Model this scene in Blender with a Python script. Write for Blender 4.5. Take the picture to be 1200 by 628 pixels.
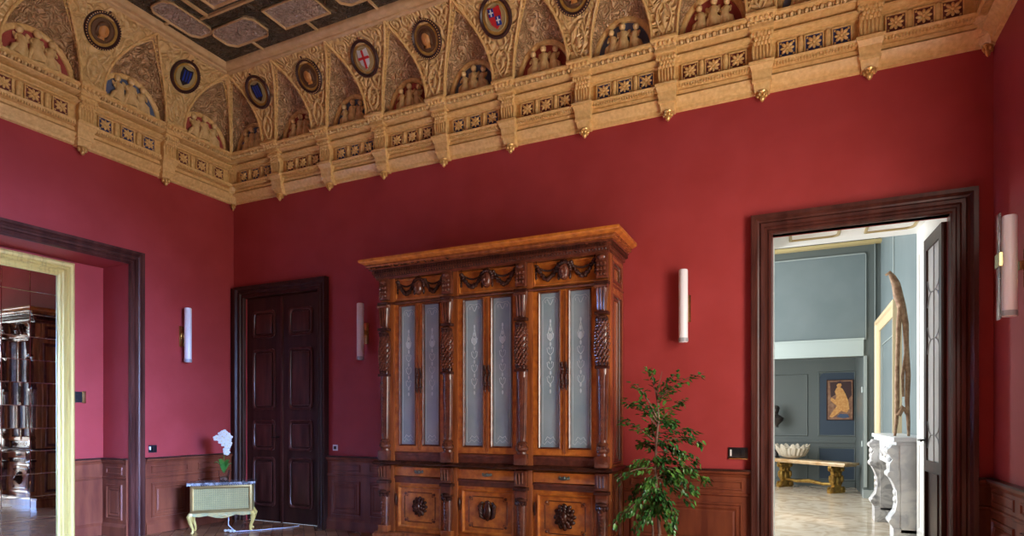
import bpy, bmesh, math, random
from mathutils import Vector, Matrix
random.seed(7)
PI = math.pi
sc = bpy.context.scene
COL = sc.collection
for o in list(bpy.data.objects): bpy.data.objects.remove(o)

# ------------------------------------------------------------------ camera
FZ = 0.11                       # floor level
XL, XR, YB, YF = -7.07, 1.40, 5.97, -4.0
cam = bpy.data.objects.new('camera', bpy.data.cameras.new('camera')); COL.objects.link(cam)
cam.location = (0, 0, 1.5)
cam.rotation_euler = (PI/2, 0, math.radians(25.2))
cam.data.sensor_width = 36; cam.data.lens = 712/1200*36
cam.data.shift_y = (490-314)/1200
cam.data.clip_start = 0.05
sc.camera = cam
# ------------------------------------------------------------------ world, lights, exposure
sc.view_settings.view_transform = 'Standard'; sc.view_settings.look = 'None'
sc.view_settings.gamma = 1; sc.view_settings.use_curve_mapping = False
sc.view_settings.exposure = 0.0
wd = bpy.data.worlds.new('world'); sc.world = wd; wd.use_nodes = True
bg = wd.node_tree.nodes['Background']; bg.inputs[0].default_value = (0.75, 0.85, 1.0, 1); bg.inputs[1].default_value = 1.0
def area(name, loc, rot, sx, sy, power, col, spread=180):
    l = bpy.data.lights.new(name, 'AREA'); l.shape = 'RECTANGLE'; l.size = sx; l.size_y = sy
    l.energy = power; l.color = col; l.spread = math.radians(spread)
    o = bpy.data.objects.new(name, l); COL.objects.link(o); o.location = loc; o.rotation_euler = rot
    return o
WIN = [(3.1, 4.35), (1.5, 2.8), (-1.0, 0.4)]      # windows in the right wall (y0, y1)
WZ0, WZ1 = 0.5, 3.5
WCOL = [(1.0, 0.94, 0.82), (0.27, 0.46, 1.0), (0.27, 0.46, 1.0)]
WPOW = [176, 900, 60]; WSPR = [180, 60, 60]; TILT_ = [5, 19, 15]; REV = .30; WOFF = [.12, .40, .40]
for i, (a, b) in enumerate(WIN):
    area('window_daylight', (XR+WOFF[i], (a+b)/2, (WZ0+WZ1)/2+.05), (0, PI/2-math.radians(TILT_[i]), 0), WZ1-WZ0, b-a, WPOW[i], WCOL[i], WSPR[i])
area('garden_room_daylight', (-2.82, 10.0, 2.2), (0, -PI/2, 0), 3.2, 3.8, 400, (0.96, 0.98, 1.0))
area('alcove_fill', (-2.6, 13.0, 1.5), (0, -PI/2, 0), 1.8, 1.2, 4, (0.93, 0.97, 1.0))  # unseen fill lamp inside the alcove; no window opens behind it

sl = bpy.data.lights.new('bounce_sun', 'SUN'); sl.energy = 30; sl.angle = math.radians(0.6); sl.color = (1.0, 0.93, 0.84)  # sunbeam added for its floor bounce, to brighten the gilt ceiling
so = bpy.data.objects.new('bounce_sun', sl); COL.objects.link(so); so.location = (6, 3, 6)
so.rotation_euler = Vector((-.72, -.30, -.62)).to_track_quat('-Z', 'Y').to_euler()
# ------------------------------------------------------------------ materials
MATS = {}
def mat(name, col, rough=0.5, metal=0.0, col2=None, scale=5.0, stretch=(1, 1, 1), bump=0.0, bscale=40.0, kind='noise',
        coat=0.0, spec=0.5, trans=0.0, ior=1.45, emit=None, mixf=(0.35, 0.65)):
    m = bpy.data.materials.new(name); m.use_nodes = True; nt = m.node_tree; N = nt.nodes; L = nt.links
    b = N['Principled BSDF']
    b.inputs['Base Color'].default_value = (*col, 1); b.inputs['Roughness'].default_value = rough
    b.inputs['Metallic'].default_value = metal; b.inputs['Coat Weight'].default_value = coat
    b.inputs['Coat Roughness'].default_value = 0.15
    b.inputs['Specular IOR Level'].default_value = spec
    b.inputs['Transmission Weight'].default_value = trans; b.inputs['IOR'].default_value = ior
    tc = N.new('ShaderNodeTexCoord'); mp = N.new('ShaderNodeMapping'); L.new(tc.outputs['Object'], mp.inputs[0])
    mp.inputs['Scale'].default_value = stretch
    if col2:
        n = N.new('ShaderNodeTexNoise'); n.inputs['Scale'].default_value = scale; n.inputs['Detail'].default_value = 5
        L.new(mp.outputs[0], n.inputs['Vector'])
        r = N.new('ShaderNodeMapRange'); r.inputs[1].default_value = mixf[0]; r.inputs[2].default_value = mixf[1]
        L.new(n.outputs[0], r.inputs[0])
        x = N.new('ShaderNodeMix'); x.data_type = 'RGBA'; x.inputs['A'].default_value = (*col, 1); x.inputs['B'].default_value = (*col2, 1)
        L.new(r.outputs[0], x.inputs['Factor']); L.new(x.outputs['Result'], b.inputs['Base Color'])
    if bump:
        bp = N.new('ShaderNodeBump'); bp.inputs['Strength'].default_value = bump; bp.inputs['Distance'].default_value = 0.02
        if kind == 'scroll':
            # distorted rings: curling carved relief
            n1 = N.new('ShaderNodeTexNoise'); n1.inputs['Scale'].default_value = bscale*0.5; n1.inputs['Detail'].default_value = 1
            L.new(tc.outputs['Object'], n1.inputs['Vector'])
            mx = N.new('ShaderNodeMix'); mx.data_type = 'VECTOR'; mx.inputs['Factor'].default_value = 0.12
            L.new(tc.outputs['Object'], mx.inputs['A']); L.new(n1.outputs['Color'], mx.inputs['B'])
            v = N.new('ShaderNodeTexVoronoi'); v.inputs['Scale'].default_value = bscale; L.new(mx.outputs['Result'], v.inputs['Vector'])
            ml = N.new('ShaderNodeMath'); ml.operation = 'MULTIPLY'; ml.inputs[1].default_value = 17; L.new(v.outputs['Distance'], ml.inputs[0])
            sn = N.new('ShaderNodeMath'); sn.operation = 'SINE'; L.new(ml.outputs[0], sn.inputs[0]); L.new(sn.outputs[0], bp.inputs['Height'])
        else:
            n = N.new('ShaderNodeTexNoise'); n.inputs['Scale'].default_value = bscale; n.inputs['Detail'].default_value = 4
            L.new(mp.outputs[0], n.inputs['Vector']); L.new(n.outputs[0], bp.inputs['Height'])
        L.new(bp.outputs[0], b.inputs['Normal'])
    MATS[name] = m
    return m
M = {}
M['red'] = mat('red_wall_paint', (0.33, 0.040, 0.038), 0.55, spec=0.2, col2=(0.37, 0.048, 0.048), scale=2.5, bump=0.06, bscale=14)
M['wains'] = mat('mahogany_wainscot', (0.13, 0.030, 0.016), 0.38, spec=0.3, col2=(0.23, 0.062, 0.028), scale=3, stretch=(3, 3, .5), bump=0.05, bscale=30)
M['walnut_dark'] = mat('dark_walnut', (0.026, 0.009, 0.007), 0.30, spec=0.3, col2=(0.055, 0.019, 0.013), scale=3, stretch=(4, 4, .4), bump=0.04, bscale=30)
M['casing'] = mat('dark_mahogany_casing', (0.045, 0.013, 0.010), 0.28, spec=0.3, col2=(0.095, 0.030, 0.022), scale=3, stretch=(4, 4, .6), bump=0.04, bscale=30)
M['honey'] = mat('honey_walnut_veneer', (0.60, 0.20, 0.030), 0.28, col2=(0.36, 0.098, 0.016), scale=14, stretch=(1, 1, 1), coat=.8, bump=0.04, bscale=30)
M['frame'] = mat('brown_walnut_frame', (0.38, 0.115, 0.030), 0.26, col2=(0.20, 0.055, 0.016), coat=.8, scale=4, stretch=(5, 5, .5), bump=0.04, bscale=30)
M['carved'] = mat('dark_carved_walnut', (0.030, 0.010, 0.008), 0.22, col2=(0.065, 0.020, 0.012), scale=14, bump=0.2, bscale=45)
M['carved_mid'] = mat('red_brown_carved_walnut', (0.085, 0.024, 0.014), 0.24, col2=(0.15, 0.042, 0.020), coat=.7, scale=14, bump=0.2, bscale=45)
M['gold'] = mat('ochre_gilt_stucco', (0.62, 0.37, 0.125), 0.38, metal=0.0, col2=(0.84, 0.57, 0.24), scale=30, mixf=(0.25, 0.7), bump=0.12, bscale=40)
M['gold_carved'] = mat('carved_gilt_stucco', (0.80, 0.54, 0.23), 0.38, col2=(0.68, 0.43, 0.17), scale=12, bump=0.65, bscale=11, kind='scroll')
M['web'] = mat('bronze_brown_carved_vault', (0.76, 0.49, 0.26), 0.42, col2=(0.54, 0.32, 0.16), scale=14, bump=0.9, bscale=17, kind='scroll')
M['gilt'] = mat('bright_gilding', (0.80, 0.55, 0.20), 0.28, metal=0.55, col2=(0.62, 0.38, 0.13), scale=20)
M['relief'] = mat('cream_gilt_relief', (0.84, 0.60, 0.29), 0.40, col2=(0.68, 0.45, 0.19), scale=20, bump=0.15, bscale=60)
M['lun_blue'] = mat('lunette_blue', (0.085, 0.11, 0.20), 0.55, col2=(0.14, 0.18, 0.30), scale=8)
M['lun_red'] = mat('lunette_red', (0.32, 0.055, 0.045), 0.55, col2=(0.44, 0.09, 0.075), scale=8)
M['ros_blue'] = mat('rosette_field_blue', (0.045, 0.055, 0.16), 0.5)
M['ros_red'] = mat('rosette_field_red', (0.17, 0.045, 0.035), 0.5)
M['coffer'] = mat('dark_bronze_coffer_field', (0.060, 0.043, 0.026), 0.45, col2=(0.115, 0.080, 0.045), scale=12, bump=0.8, bscale=16, kind='scroll')
M['lozenge'] = mat('pale_bronze_coffer_relief', (0.66, 0.51, 0.40), 0.40, col2=(0.44, 0.32, 0.24), scale=22, bump=0.8, bscale=20, kind='scroll')
M['rib'] = mat('ceiling_rib_gilding', (0.56, 0.36, 0.17), 0.4, col2=(0.68, 0.46, 0.23), scale=12, bump=0.1)
M['ring'] = mat('medallion_dark_ring', (0.045, 0.016, 0.016), 0.35)
M['med_gold'] = mat('medallion_ochre_field', (0.42, 0.25, 0.045), 0.4, col2=(0.30, 0.15, 0.03), scale=20)
M['med_skin'] = mat('portrait_ochre', (0.55, 0.25, 0.07), 0.45)
M['med_brown'] = mat('portrait_brown', (0.12, 0.055, 0.02), 0.5)
M['sh_white'] = mat('shield_white', (0.62, 0.65, 0.66), 0.4)
M['sh_red'] = mat('shield_red', (0.55, 0.02, 0.02), 0.4)
M['sh_blue'] = mat('shield_blue', (0.015, 0.04, 0.28), 0.4)
M['sh_dark'] = mat('shield_black', (0.015, 0.012, 0.02), 0.4)
M['white'] = mat('white_paint', (0.86, 0.86, 0.82), 0.30, col2=(0.80, 0.81, 0.78), scale=3)
M['cream'] = mat('cream_paint', (0.60, 0.47, 0.28), 0.38)
M['olive'] = mat('gilt_picture_rail', (0.42, 0.33, 0.15), 0.4)
M['bluewall'] = mat('grey_blue_paint', (0.125, 0.160, 0.163), 0.5, col2=(0.145, 0.18, 0.183), scale=2)
M['bluepanel'] = mat('slate_blue_panel', (0.035, 0.055, 0.080), 0.5)
M['sage'] = mat('sage_grey_paint', (0.10, 0.120, 0.115), 0.45)
M['palesage'] = mat('pale_sage_trim', (0.26, 0.30, 0.29), 0.42)
M['lintel'] = mat('pale_sage_lintel', (0.36, 0.42, 0.40), 0.42)
M['brass'] = mat('brass', (0.62, 0.42, 0.17), 0.22, metal=1.0)
M['olive_brass'] = mat('aged_brass', (0.45, 0.32, 0.12), 0.35, metal=0.8)
M['gildframe'] = mat('pale_gilt_frame', (0.64, 0.46, 0.13), 0.38, metal=0.1, col2=(0.42, 0.28, 0.08), scale=4, stretch=(8, 8, .5), bump=0.1, bscale=30, mixf=(0.5, 0.75))
M['mirror'] = mat('silvered_mirror', (0.78, 0.87, 0.95), 0.02, metal=1.0)
M['black'] = mat('black_plastic', (0.012, 0.012, 0.014), 0.3)
M['greymetal'] = mat('grey_enamel', (0.35, 0.37, 0.40), 0.35)
M['iron'] = mat('wrought_iron', (0.02, 0.018, 0.018), 0.35, metal=0.7)
M['tube'] = mat('white_acrylic_tube', (0.86, 0.84, 0.88), 0.28)
M['clear'] = mat('clear_acrylic', (0.75, 0.70, 0.72), 0.06, trans=0.95, ior=1.15)
M['glass'] = mat('clear_glass', (1, 1, 1), 0.03, trans=1.0, ior=1.2)
M['leafglass'] = bpy.data.materials.new('obscured_door_glass'); M['leafglass'].use_nodes = True
_nt = M['leafglass'].node_tree; _N = _nt.nodes; _N.remove(_N['Principled BSDF'])
_t = _N.new('ShaderNodeBsdfTransparent'); _t.inputs[0].default_value = (.95, .98, .98, 1); _d = _N.new('ShaderNodeBsdfTranslucent'); _d.inputs[0].default_value = (.9, .94, .95, 1)
_g = _N.new('ShaderNodeBsdfGlossy'); _g.inputs['Roughness'].default_value = .1
_m = _N.new('ShaderNodeMixShader'); _m.inputs[0].default_value = .85; _nt.links.new(_t.outputs[0], _m.inputs[1])
_df = _N.new('ShaderNodeBsdfDiffuse'); _df.inputs[0].default_value = (.93, .96, .97, 1); _md = _N.new('ShaderNodeMixShader'); _md.inputs[0].default_value = .35
_nt.links.new(_df.outputs[0], _md.inputs[1]); _nt.links.new(_d.outputs[0], _md.inputs[2]); _nt.links.new(_md.outputs[0], _m.inputs[2])
_m2 = _N.new('ShaderNodeMixShader'); _m2.inputs[0].default_value = .06; _nt.links.new(_m.outputs[0], _m2.inputs[1]); _nt.links.new(_g.outputs[0], _m2.inputs[2])
_nt.links.new(_m2.outputs[0], _N['Material Output'].inputs[0])
M['pewter'] = mat('antique_pewter', (0.18, 0.21, 0.19), 0.35, metal=0.8)
M['grille'] = mat('gilt_cane_panel', (0.50, 0.40, 0.15), 0.45, col2=(0.38, 0.32, 0.12), scale=10)
M['grille_gap'] = mat('olive_gauze', (0.20, 0.19, 0.09), 0.6)
M['green_gilt'] = mat('verdigris_gilding', (0.33, 0.33, 0.17), 0.4, col2=(0.50, 0.36, 0.13), scale=14)
M['dark_marble'] = mat('grey_veined_marble', (0.10, 0.10, 0.11), 0.15, col2=(0.45, 0.45, 0.46), scale=16, mixf=(0.45, 0.7))
M['petal'] = mat('orchid_petal', (0.62, 0.60, 0.52), 0.5)
M['yellow'] = mat('orchid_throat', (0.7, 0.45, 0.05), 0.5)
M['orch_leaf'] = mat('orchid_leaf', (0.05, 0.20, 0.03), 0.35)
M['fig'] = mat('fig_leaf', (0.030, 0.115, 0.028), 0.26, col2=(0.10, 0.24, 0.045), scale=6, mixf=(0.48, 0.62))
M['bark'] = mat('fig_bark', (0.22, 0.13, 0.085), 0.7, col2=(0.12, 0.07, 0.05), scale=20)
M['soil'] = mat('potting_soil', (0.03, 0.02, 0.015), 0.9)
M['terracotta'] = mat('glazed_pot', (0.09, 0.07, 0.06), 0.3)
M['cable'] = mat('grey_cable', (0.5, 0.5, 0.55), 0.5)
M['drift'] = mat('driftwood', (0.23, 0.12, 0.065), 0.7, col2=(0.42, 0.27, 0.16), scale=18, bump=0.6, bscale=25)
M['shell'] = mat('clam_shell', (0.50, 0.45, 0.35), 0.5, col2=(0.42, 0.37, 0.28), scale=9, bump=0.3, bscale=20)
M['giltbench'] = mat('worn_gilding', (0.50, 0.32, 0.08), 0.28, metal=0.75, col2=(0.24, 0.13, 0.03), scale=11)
M['benchtop'] = mat('worn_gilt_wood', (0.40, 0.23, 0.09), 0.3, col2=(0.55, 0.42, 0.25), scale=6)
M['bronze'] = mat('dark_bronze', (0.035, 0.03, 0.028), 0.35, metal=0.5)
M['fire'] = mat('firebox_slate', (0.05, 0.06, 0.065), 0.6)
M['p1'] = mat('painting_ground', (0.17, 0.08, 0.05), 0.5, col2=(0.30, 0.17, 0.10), scale=14)
M['p2'] = mat('painting_ochre', (0.50, 0.22, 0.06), 0.5, col2=(0.62, 0.35, 0.12), scale=25)
M['p3'] = mat('painting_dark', (0.05, 0.025, 0.025), 0.5)
M['p4'] = mat('painting_blue', (0.05, 0.08, 0.14), 0.5)

def marble(name, c1, c2, rough, sc_):
    m = mat(name, c1, rough); nt = m.node_tree; N = nt.nodes; L = nt.links; b = N['Principled BSDF']
    tc = N.new('ShaderNodeTexCoord'); n = N.new('ShaderNodeTexNoise'); n.inputs['Scale'].default_value = sc_; n.inputs['Detail'].default_value = 8; n.inputs['Distortion'].default_value = 2.2
    L.new(tc.outputs['Object'], n.inputs['Vector'])
    r = N.new('ShaderNodeValToRGB'); r.color_ramp.elements[0].position = .40; r.color_ramp.elements[0].color = (*c2, 1)
    r.color_ramp.elements[1].position = .56; r.color_ramp.elements[1].color = (*c1, 1)
    L.new(n.outputs[0], r.inputs[0]); L.new(r.outputs[0], b.inputs['Base Color'])
    return m
M['marble'] = marble('white_carrara_marble', (0.80, 0.81, 0.80), (0.55, 0.57, 0.60), 0.3, 2.2)
M['marble_grey'] = marble('grey_carved_marble', (0.62, 0.60, 0.58), (0.36, 0.35, 0.35), 0.35, 5)
M['marblefloor'] = marble('polished_marble_floor', (0.66, 0.57, 0.44), (0.50, 0.40, 0.28), 0.08, 2.6)
def parquet():
    m = mat('oak_parquet', (0.20, 0.08, 0.035), 0.25); nt = m.node_tree; N = nt.nodes; L = nt.links; b = N['Principled BSDF']
    tc = N.new('ShaderNodeTexCoord'); mp = N.new('ShaderNodeMapping'); mp.inputs['Rotation'].default_value = (0, 0, PI/4)
    L.new(tc.outputs['Object'], mp.inputs[0])
    br = N.new('ShaderNodeTexBrick'); br.inputs['Scale'].default_value = 2.0; br.inputs['Mortar Size'].default_value = 0.006
    br.inputs['Color1'].default_value = (0.36, 0.17, 0.08, 1); br.inputs['Color2'].default_value = (0.25, 0.105, 0.05, 1); br.inputs['Mortar'].default_value = (0.04, 0.015, 0.01, 1)
    L.new(mp.outputs[0], br.inputs['Vector']); L.new(br.outputs['Color'], b.inputs['Base Color'])
    return m
M['parquet'] = parquet()
def paneglass():
    # etched cabinet glass, greyish: curtained behind; lighter etched ornament
    m = mat('etched_cabinet_glass', (0.26, 0.37, 0.42), 0.16, spec=0.8, col2=(0.34, 0.45, 0.50), scale=3)
    return m
M['pane'] = paneglass()
M['etch'] = mat('etched_white_ornament', (0.52, 0.64, 0.68), 0.5)

# ------------------------------------------------------------------ mesh helpers
class MB:
    def __init__(self): self.bm = bmesh.new()
    def box(self, x0, x1, y0, y1, z0, z1, bev=0.0):
        v = [self.bm.verts.new((x, y, z)) for x in (x0, x1) for y in (y0, y1) for z in (z0, z1)]
        f = [(0, 1, 3, 2), (4, 6, 7, 5), (0, 4, 5, 1), (2, 3, 7, 6), (0, 2, 6, 4), (1, 5, 7, 3)]
        fs = [self.bm.faces.new([v[i] for i in q]) for q in f]
        if bev:
            es = list({e for q in fs for e in q.edges})
            bmesh.ops.bevel(self.bm, geom=es, offset=bev, segments=2, profile=0.6, affect='EDGES')
        return self
    def grid(self, pts, closeu=False, closev=False):
        R = [[self.bm.verts.new(p) for p in row] for row in pts]
        n, m = len(R), len(R[0])
        for i in range(n if closeu else n-1):
            for j in range(m if closev else m-1):
                q = [R[i][j], R[(i+1) % n][j], R[(i+1) % n][(j+1) % m], R[i][(j+1) % m]]
                if len({tuple(round(c, 6) for c in v.co) for v in q}) >= 3:
                    try: self.bm.faces.new(q)
                    except ValueError: pass
        return R
    def poly(self, pts, thick=None):
        # flat outline, optionally thickened along the vector thick
        a = [self.bm.verts.new(p) for p in pts]
        f = self.bm.faces.new(a)
        if thick is not None:
            t = Vector(thick); b = [self.bm.verts.new(Vector(p)+t) for p in pts]
            self.bm.faces.new(b[::-1])
            for i in range(len(a)):
                j = (i+1) % len(a); self.bm.faces.new([a[i], b[i], b[j], a[j]])
        return self
    def ell(self, c, r, rot=None, u=10, v=7):
        mtx = Matrix.Translation(Vector(c))
        if rot: mtx = mtx @ Matrix.Rotation(rot[1], 4, 'Y') @ Matrix.Rotation(rot[0], 4, 'X') @ Matrix.Rotation(rot[2] if len(rot) > 2 else 0, 4, 'Z')
        mtx = mtx @ Matrix.Diagonal((r[0], r[1], r[2], 1))
        bmesh.ops.create_uvsphere(self.bm, u_segments=u, v_segments=v, radius=1, matrix=mtx)
        return self
    def tube(self, pts, r, n=8, cap=True):
        pts = [Vector(p) for p in pts]; rs = r if isinstance(r, (list, tuple)) else [r]*len(pts)
        rings = []; up = None
        for i, p in enumerate(pts):
            t = (pts[min(i+1, len(pts)-1)]-pts[max(i-1, 0)])
            if t.length < 1e-9: t = Vector((0, 0, 1))
            t.normalize()
            if up is None: up = Vector((0, 0, 1)) if abs(t.z) < .9 else Vector((1, 0, 0))
            a = t.cross(up)
            if a.length < 1e-6: a = t.orthogonal()
            a.normalize(); b = a.cross(t).normalized(); up = b
            rings.append([p+(a*math.cos(2*PI*k/n)+b*math.sin(2*PI*k/n))*rs[i] for k in range(n)])
        R = self.grid(rings, closev=True)
        if cap:
            for q in (R[0][::-1], R[-1]):
                try: self.bm.faces.new(q)
                except ValueError: pass
        return self
    def lathe(self, prof, c=(0, 0, 0), n=16, sx=1, sy=1):
        rows = [[(c[0]+r*sx*math.cos(2*PI*k/n), c[1]+r*sy*math.sin(2*PI*k/n), c[2]+z) for k in range(n)] for r, z in prof]
        R = self.grid(rows, closev=True)
        for q in (R[0][::-1], R[-1]):
            if (q[0].co-q[n//2].co).length > 1e-4:
                try: self.bm.faces.new(q)
                except ValueError: pass
        return self
    def run(self, prof, x0, x1, m0=0, m1=0):
        # profile [(d, z)] extruded along x; d goes to -y; m0/m1 = mitre factors at the ends
        rows = [[(x0+m0*d, -d, z), (x1-m1*d, -d, z)] for d, z in prof]
        self.grid(rows); return self
    def casing(self, prof, x0, x1, z0, z1, bottom=False):
        # profile [(w, d)] carried round an opening (inner edge x0..x1, top z1)
        rows = []
        for w, d in prof:
            if bottom: rows.append([(x0-w, -d, z0-w), (x0-w, -d, z1+w), (x1+w, -d, z1+w), (x1+w, -d, z0-w), (x0-w, -d, z0-w)])
            else: rows.append([(x0-w, -d, z0), (x0-w, -d, z1+w), (x1+w, -d, z1+w), (x1+w, -d, z0)])
        self.grid(rows); return self
    def mesh(self, name, smooth=None):
        bmesh.ops.remove_doubles(self.bm, verts=self.bm.verts, dist=1e-5)
        bmesh.ops.recalc_face_normals(self.bm, faces=self.bm.faces)
        me = bpy.data.meshes.new(name)
        if smooth is not None:
            for f in self.bm.faces: f.smooth = True
            for e in self.bm.edges:
                if len(e.link_faces) != 2 or e.calc_face_angle(0) > math.radians(smooth): e.smooth = False
        self.bm.to_mesh(me); self.bm.free()
        return me
    def build(self, name, m, parent=None, loc=(0, 0, 0), rot=(0, 0, 0), smooth=38):
        me = self.mesh(name, smooth); me.materials.append(M[m] if isinstance(m, str) else m)
        return put(name, me, parent, loc, rot)
def put(name, me, parent=None, loc=(0, 0, 0), rot=(0, 0, 0)):
    o = bpy.data.objects.new(name, me); COL.objects.link(o); o.location = loc; o.rotation_euler = rot
    if parent: o.parent = parent
    return o
def tag(o, label=None, cat=None, group=None, kind=None):
    if label: o['label'] = label
    if cat: o['category'] = cat
    if group: o['group'] = group
    if kind: o['kind'] = kind
    return o
def empty(name, loc=(0, 0, 0), rz=0, rot=None):
    o = bpy.data.objects.new(name, None); COL.objects.link(o); o.location = loc; o.rotation_euler = rot or (0, 0, rz); o.empty_display_size = .1
    return o
def struct(o): o['kind'] = 'structure'; return o
def copy_tree(o, parent=None):
    c = o.copy(); COL.objects.link(c)
    if parent: c.parent = parent
    for ch in [q for q in bpy.data.objects if q.parent == o]: copy_tree(ch, c)
    return c

# wall frames: local x runs along the wall, local -y points into the room
BACK = ((XL, YB, 0), 0.0); LEFT = ((XL, YB, 0), PI/2); RIGHT = ((XR, YB, 0), -PI/2)

# ------------------------------------------------------------------ room shell
OPX0, OPX1, OPZ = -0.206, 1.114, 3.155        # right doorway in back wall
D1X0, D1X1, D1Z = -6.83, -5.53, 3.13          # left door in back wall
AY0, AY1, AZ, AX = 1.2, 4.512, 3.30, -7.55    # alcove in left wall
H = 6.3
def shell(name, boxes, m):
    b = MB()
    for q in boxes: b.box(*q)
    return struct(b.build(name, m, smooth=None))
shell('floor', [(-7.9, 1.75, YF-.2, 6.02, FZ-.2, FZ)], 'parquet')
T = .10
shell('wall_back', [(XL-.2, D1X0, YB, YB+T, FZ, H), (D1X0, D1X1, YB, YB+T, D1Z, H), (D1X1, OPX0, YB, YB+T, FZ, H),
                    (OPX0, OPX1, YB, YB+T, OPZ, H), (OPX1, XR+.3, YB, YB+T, FZ, H)], 'red')
shell('wall_left', [(AX, XL, AY1, YB, FZ, H), (AX, XL, AY0, AY1, AZ, H), (AX, XL, YF, AY0, FZ, H), (AX-.2, AX, YF, YB+.1, FZ, H)], 'red')
rb = []
ys = [YF]+[v for a, b in sorted(WIN) for v in (a, b)]+[YB]
for i in range(0, len(ys), 2): rb.append((XR, XR+REV, ys[i], ys[i+1], FZ, H))
for a, b in WIN: rb += [(XR, XR+REV, a, b, FZ, WZ0), (XR, XR+REV, a, b, WZ1, H)]
shell('wall_right', rb, 'red')
shell('wall_front', [(XL-.6, XR+.3, YF-.2, YF, FZ, H)], 'red')
for i, (a, b) in enumerate(WIN):
    w = MB()
    for y in (a, (a+b)/2-.03, b-.06): w.box(XR+.22, XR+.28, y, y+.06, WZ0, WZ1)
    for z in (WZ0, WZ0+1.0, WZ0+2.0, WZ1-.06): w.box(XR+.22, XR+.28, a, b, z, z+.05)
    struct(w.build('window_%d' % (i+1), 'white', smooth=None))

# ------------------------------------------------------------------ cornice
CORN = [(0, 4.44), (.03, 4.45), (.035, 4.475), (.05, 4.485), (.085, 4.53), (.098, 4.552), (.048, 4.557), (.052, 4.572), (.078, 4.576), (.078, 4.610), (.060, 4.612), (.060, 4.620), (.095, 4.624), (.10, 4.636), (.13, 4.65),
        (.138, 4.668), (.062, 4.674), (.062, 4.852), (.10, 4.860), (.10, 4.870), (.12, 4.874), (.148, 4.892), (.150, 4.908), (.125, 4.920),
        (.085, 4.924), (.085, 4.934), (.16, 4.944), (.198, 4.954), (.204, 4.964), (.145, 4.966), (.150, 4.978), (.185, 5.0), (.232, 5.010), (.240, 5.016), (.240, 5.036), (.0, 5.04)]
def bracket_meshes():
    out = []
    b = MB()                                    # tapering lower block that breaks forward
    for w0, w1, d0, d1, z0, z1 in ((.060, .072, .085, .115, 4.43, 4.50), (.080, .084, .125, .13, 4.50, 4.52), (.076, .086, .12, .135, 4.52, 4.60),
                                   (.086, .098, .14, .165, 4.60, 4.64), (.102, .106, .175, .18, 4.64, 4.665)):
        b.grid([[(-w0, .0, z0), (-w0, -d0, z0), (w0, -d0, z0), (w0, 0, z0)], [(-w1, .0, z1), (-w1, -d1, z1), (w1, -d1, z1), (w1, 0, z1)]])
        b.poly([(-w0, 0, z0), (-w0, -d0, z0), (w0, -d0, z0), (w0, 0, z0)]); b.poly([(-w1, 0, z1), (-w1, -d1, z1), (w1, -d1, z1), (w1, 0, z1)])
    out.append(('lower_block', b.mesh('lower_block', 38), 'gold'))
    b = MB(); b.lathe([(.006, 4.345), (.020, 4.36), (.030, 4.385), (.022, 4.40), (.045, 4.415), (.052, 4.43), (.04, 4.44)], (0, -.065, 0), 10)
    for k in range(6):
        a = k*PI/3; b.ell((.036*math.cos(a), -.065+.036*math.sin(a), 4.405), (.016, .016, .022), u=6, v=5)
    out.append(('drop', b.mesh('drop', 50), 'gilt'))
    b = MB(); b.box(-.068, .068, -.13, 0, 4.665, 4.90)
    for x in (-.042, -.014, .014, .042): b.tube([(x, -.132, 4.69), (x, -.14, 4.83)], .0085, 6)
    b.box(-.078, .078, -.15, 0, 4.672, 4.69, .004)
    for s in (-1, 1): b.tube([(s*.066, -.13, 4.70), (s*.074, -.135, 4.78), (s*.07, -.15, 4.86)], .010, 6)
    out.append(('console_shaft', b.mesh('console_shaft', 38), 'gold'))
    b = MB()                                    # leafy capital
    for r, (z, d) in enumerate(((4.835, .15), (4.865, .165), (4.895, .18))):
        for k in range(-2, 3): b.ell((k*.030+(.012 if r % 2 else 0), -d, z), (.018, .018, .024), u=7, v=5)
    for s in (-1, 1): b.ell((s*.082, -.17, 4.90), (.018, .03, .022), u=8, v=6)
    out.append(('leaf_capital', b.mesh('leaf_capital', 60), 'gold'))
    b = MB()
    for w, d, z0, z1 in ((.085, .19, 4.905, 4.93), (.10, .22, 4.93, 4.955), (.095, .215, 4.955, 4.985), (.125, .285, 5.018, 5.043)): b.box(-w, w, -d, 0, z0, z1, .004)
    b.grid([[(-.10, 0, 4.985), (-.10, -.225, 4.985), (.10, -.225, 4.985), (.10, 0, 4.985)], [(-.12, 0, 5.02), (-.12, -.275, 5.02), (.12, -.275, 5.02), (.12, 0, 5.02)]])
    for k in range(-2, 3): b.ell((k*.042, -.25, 4.998), (.017, .02, .020), u=7, v=5)
    out.append(('crown_block', b.mesh('crown_block', 38), 'gold'))
    return out
BRK = bracket_meshes()
for n, me, m in BRK: me.materials.append(M[m])
def rosette_mesh():
    b = MB()
    for k in range(4):
        a = PI/4+k*PI/2; b.ell((.036*math.cos(a), -.088, .036*math.sin(a)), (.015, .014, .027), (0, PI/2-a+0.0), u=8, v=5)
        a += PI/4; b.ell((.034*math.cos(a), -.086, .034*math.sin(a)), (.013, .012, .024), (0, PI/2-a), u=8, v=5)
    b.ell((0, -.094, 0), (.015, .012, .015), u=8, v=6)
    for s in (-1, 1):
        for t in (-1, 1): b.ell((s*.052, -.080, t*.052), (.010, .008, .010), u=6, v=4)
    return b.mesh('rosette', 60)
ROS = rosette_mesh(); ROS.materials.append(M['gold'])
def sqm(m):
    b = MB(); b.box(-.070, .070, -.078, -.06, -.072, .072); me = b.mesh('rosette_field', None); me.materials.append(M[m]); return me
SQ = {'b': sqm('ros_blue'), 'r': sqm('ros_red')}
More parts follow.
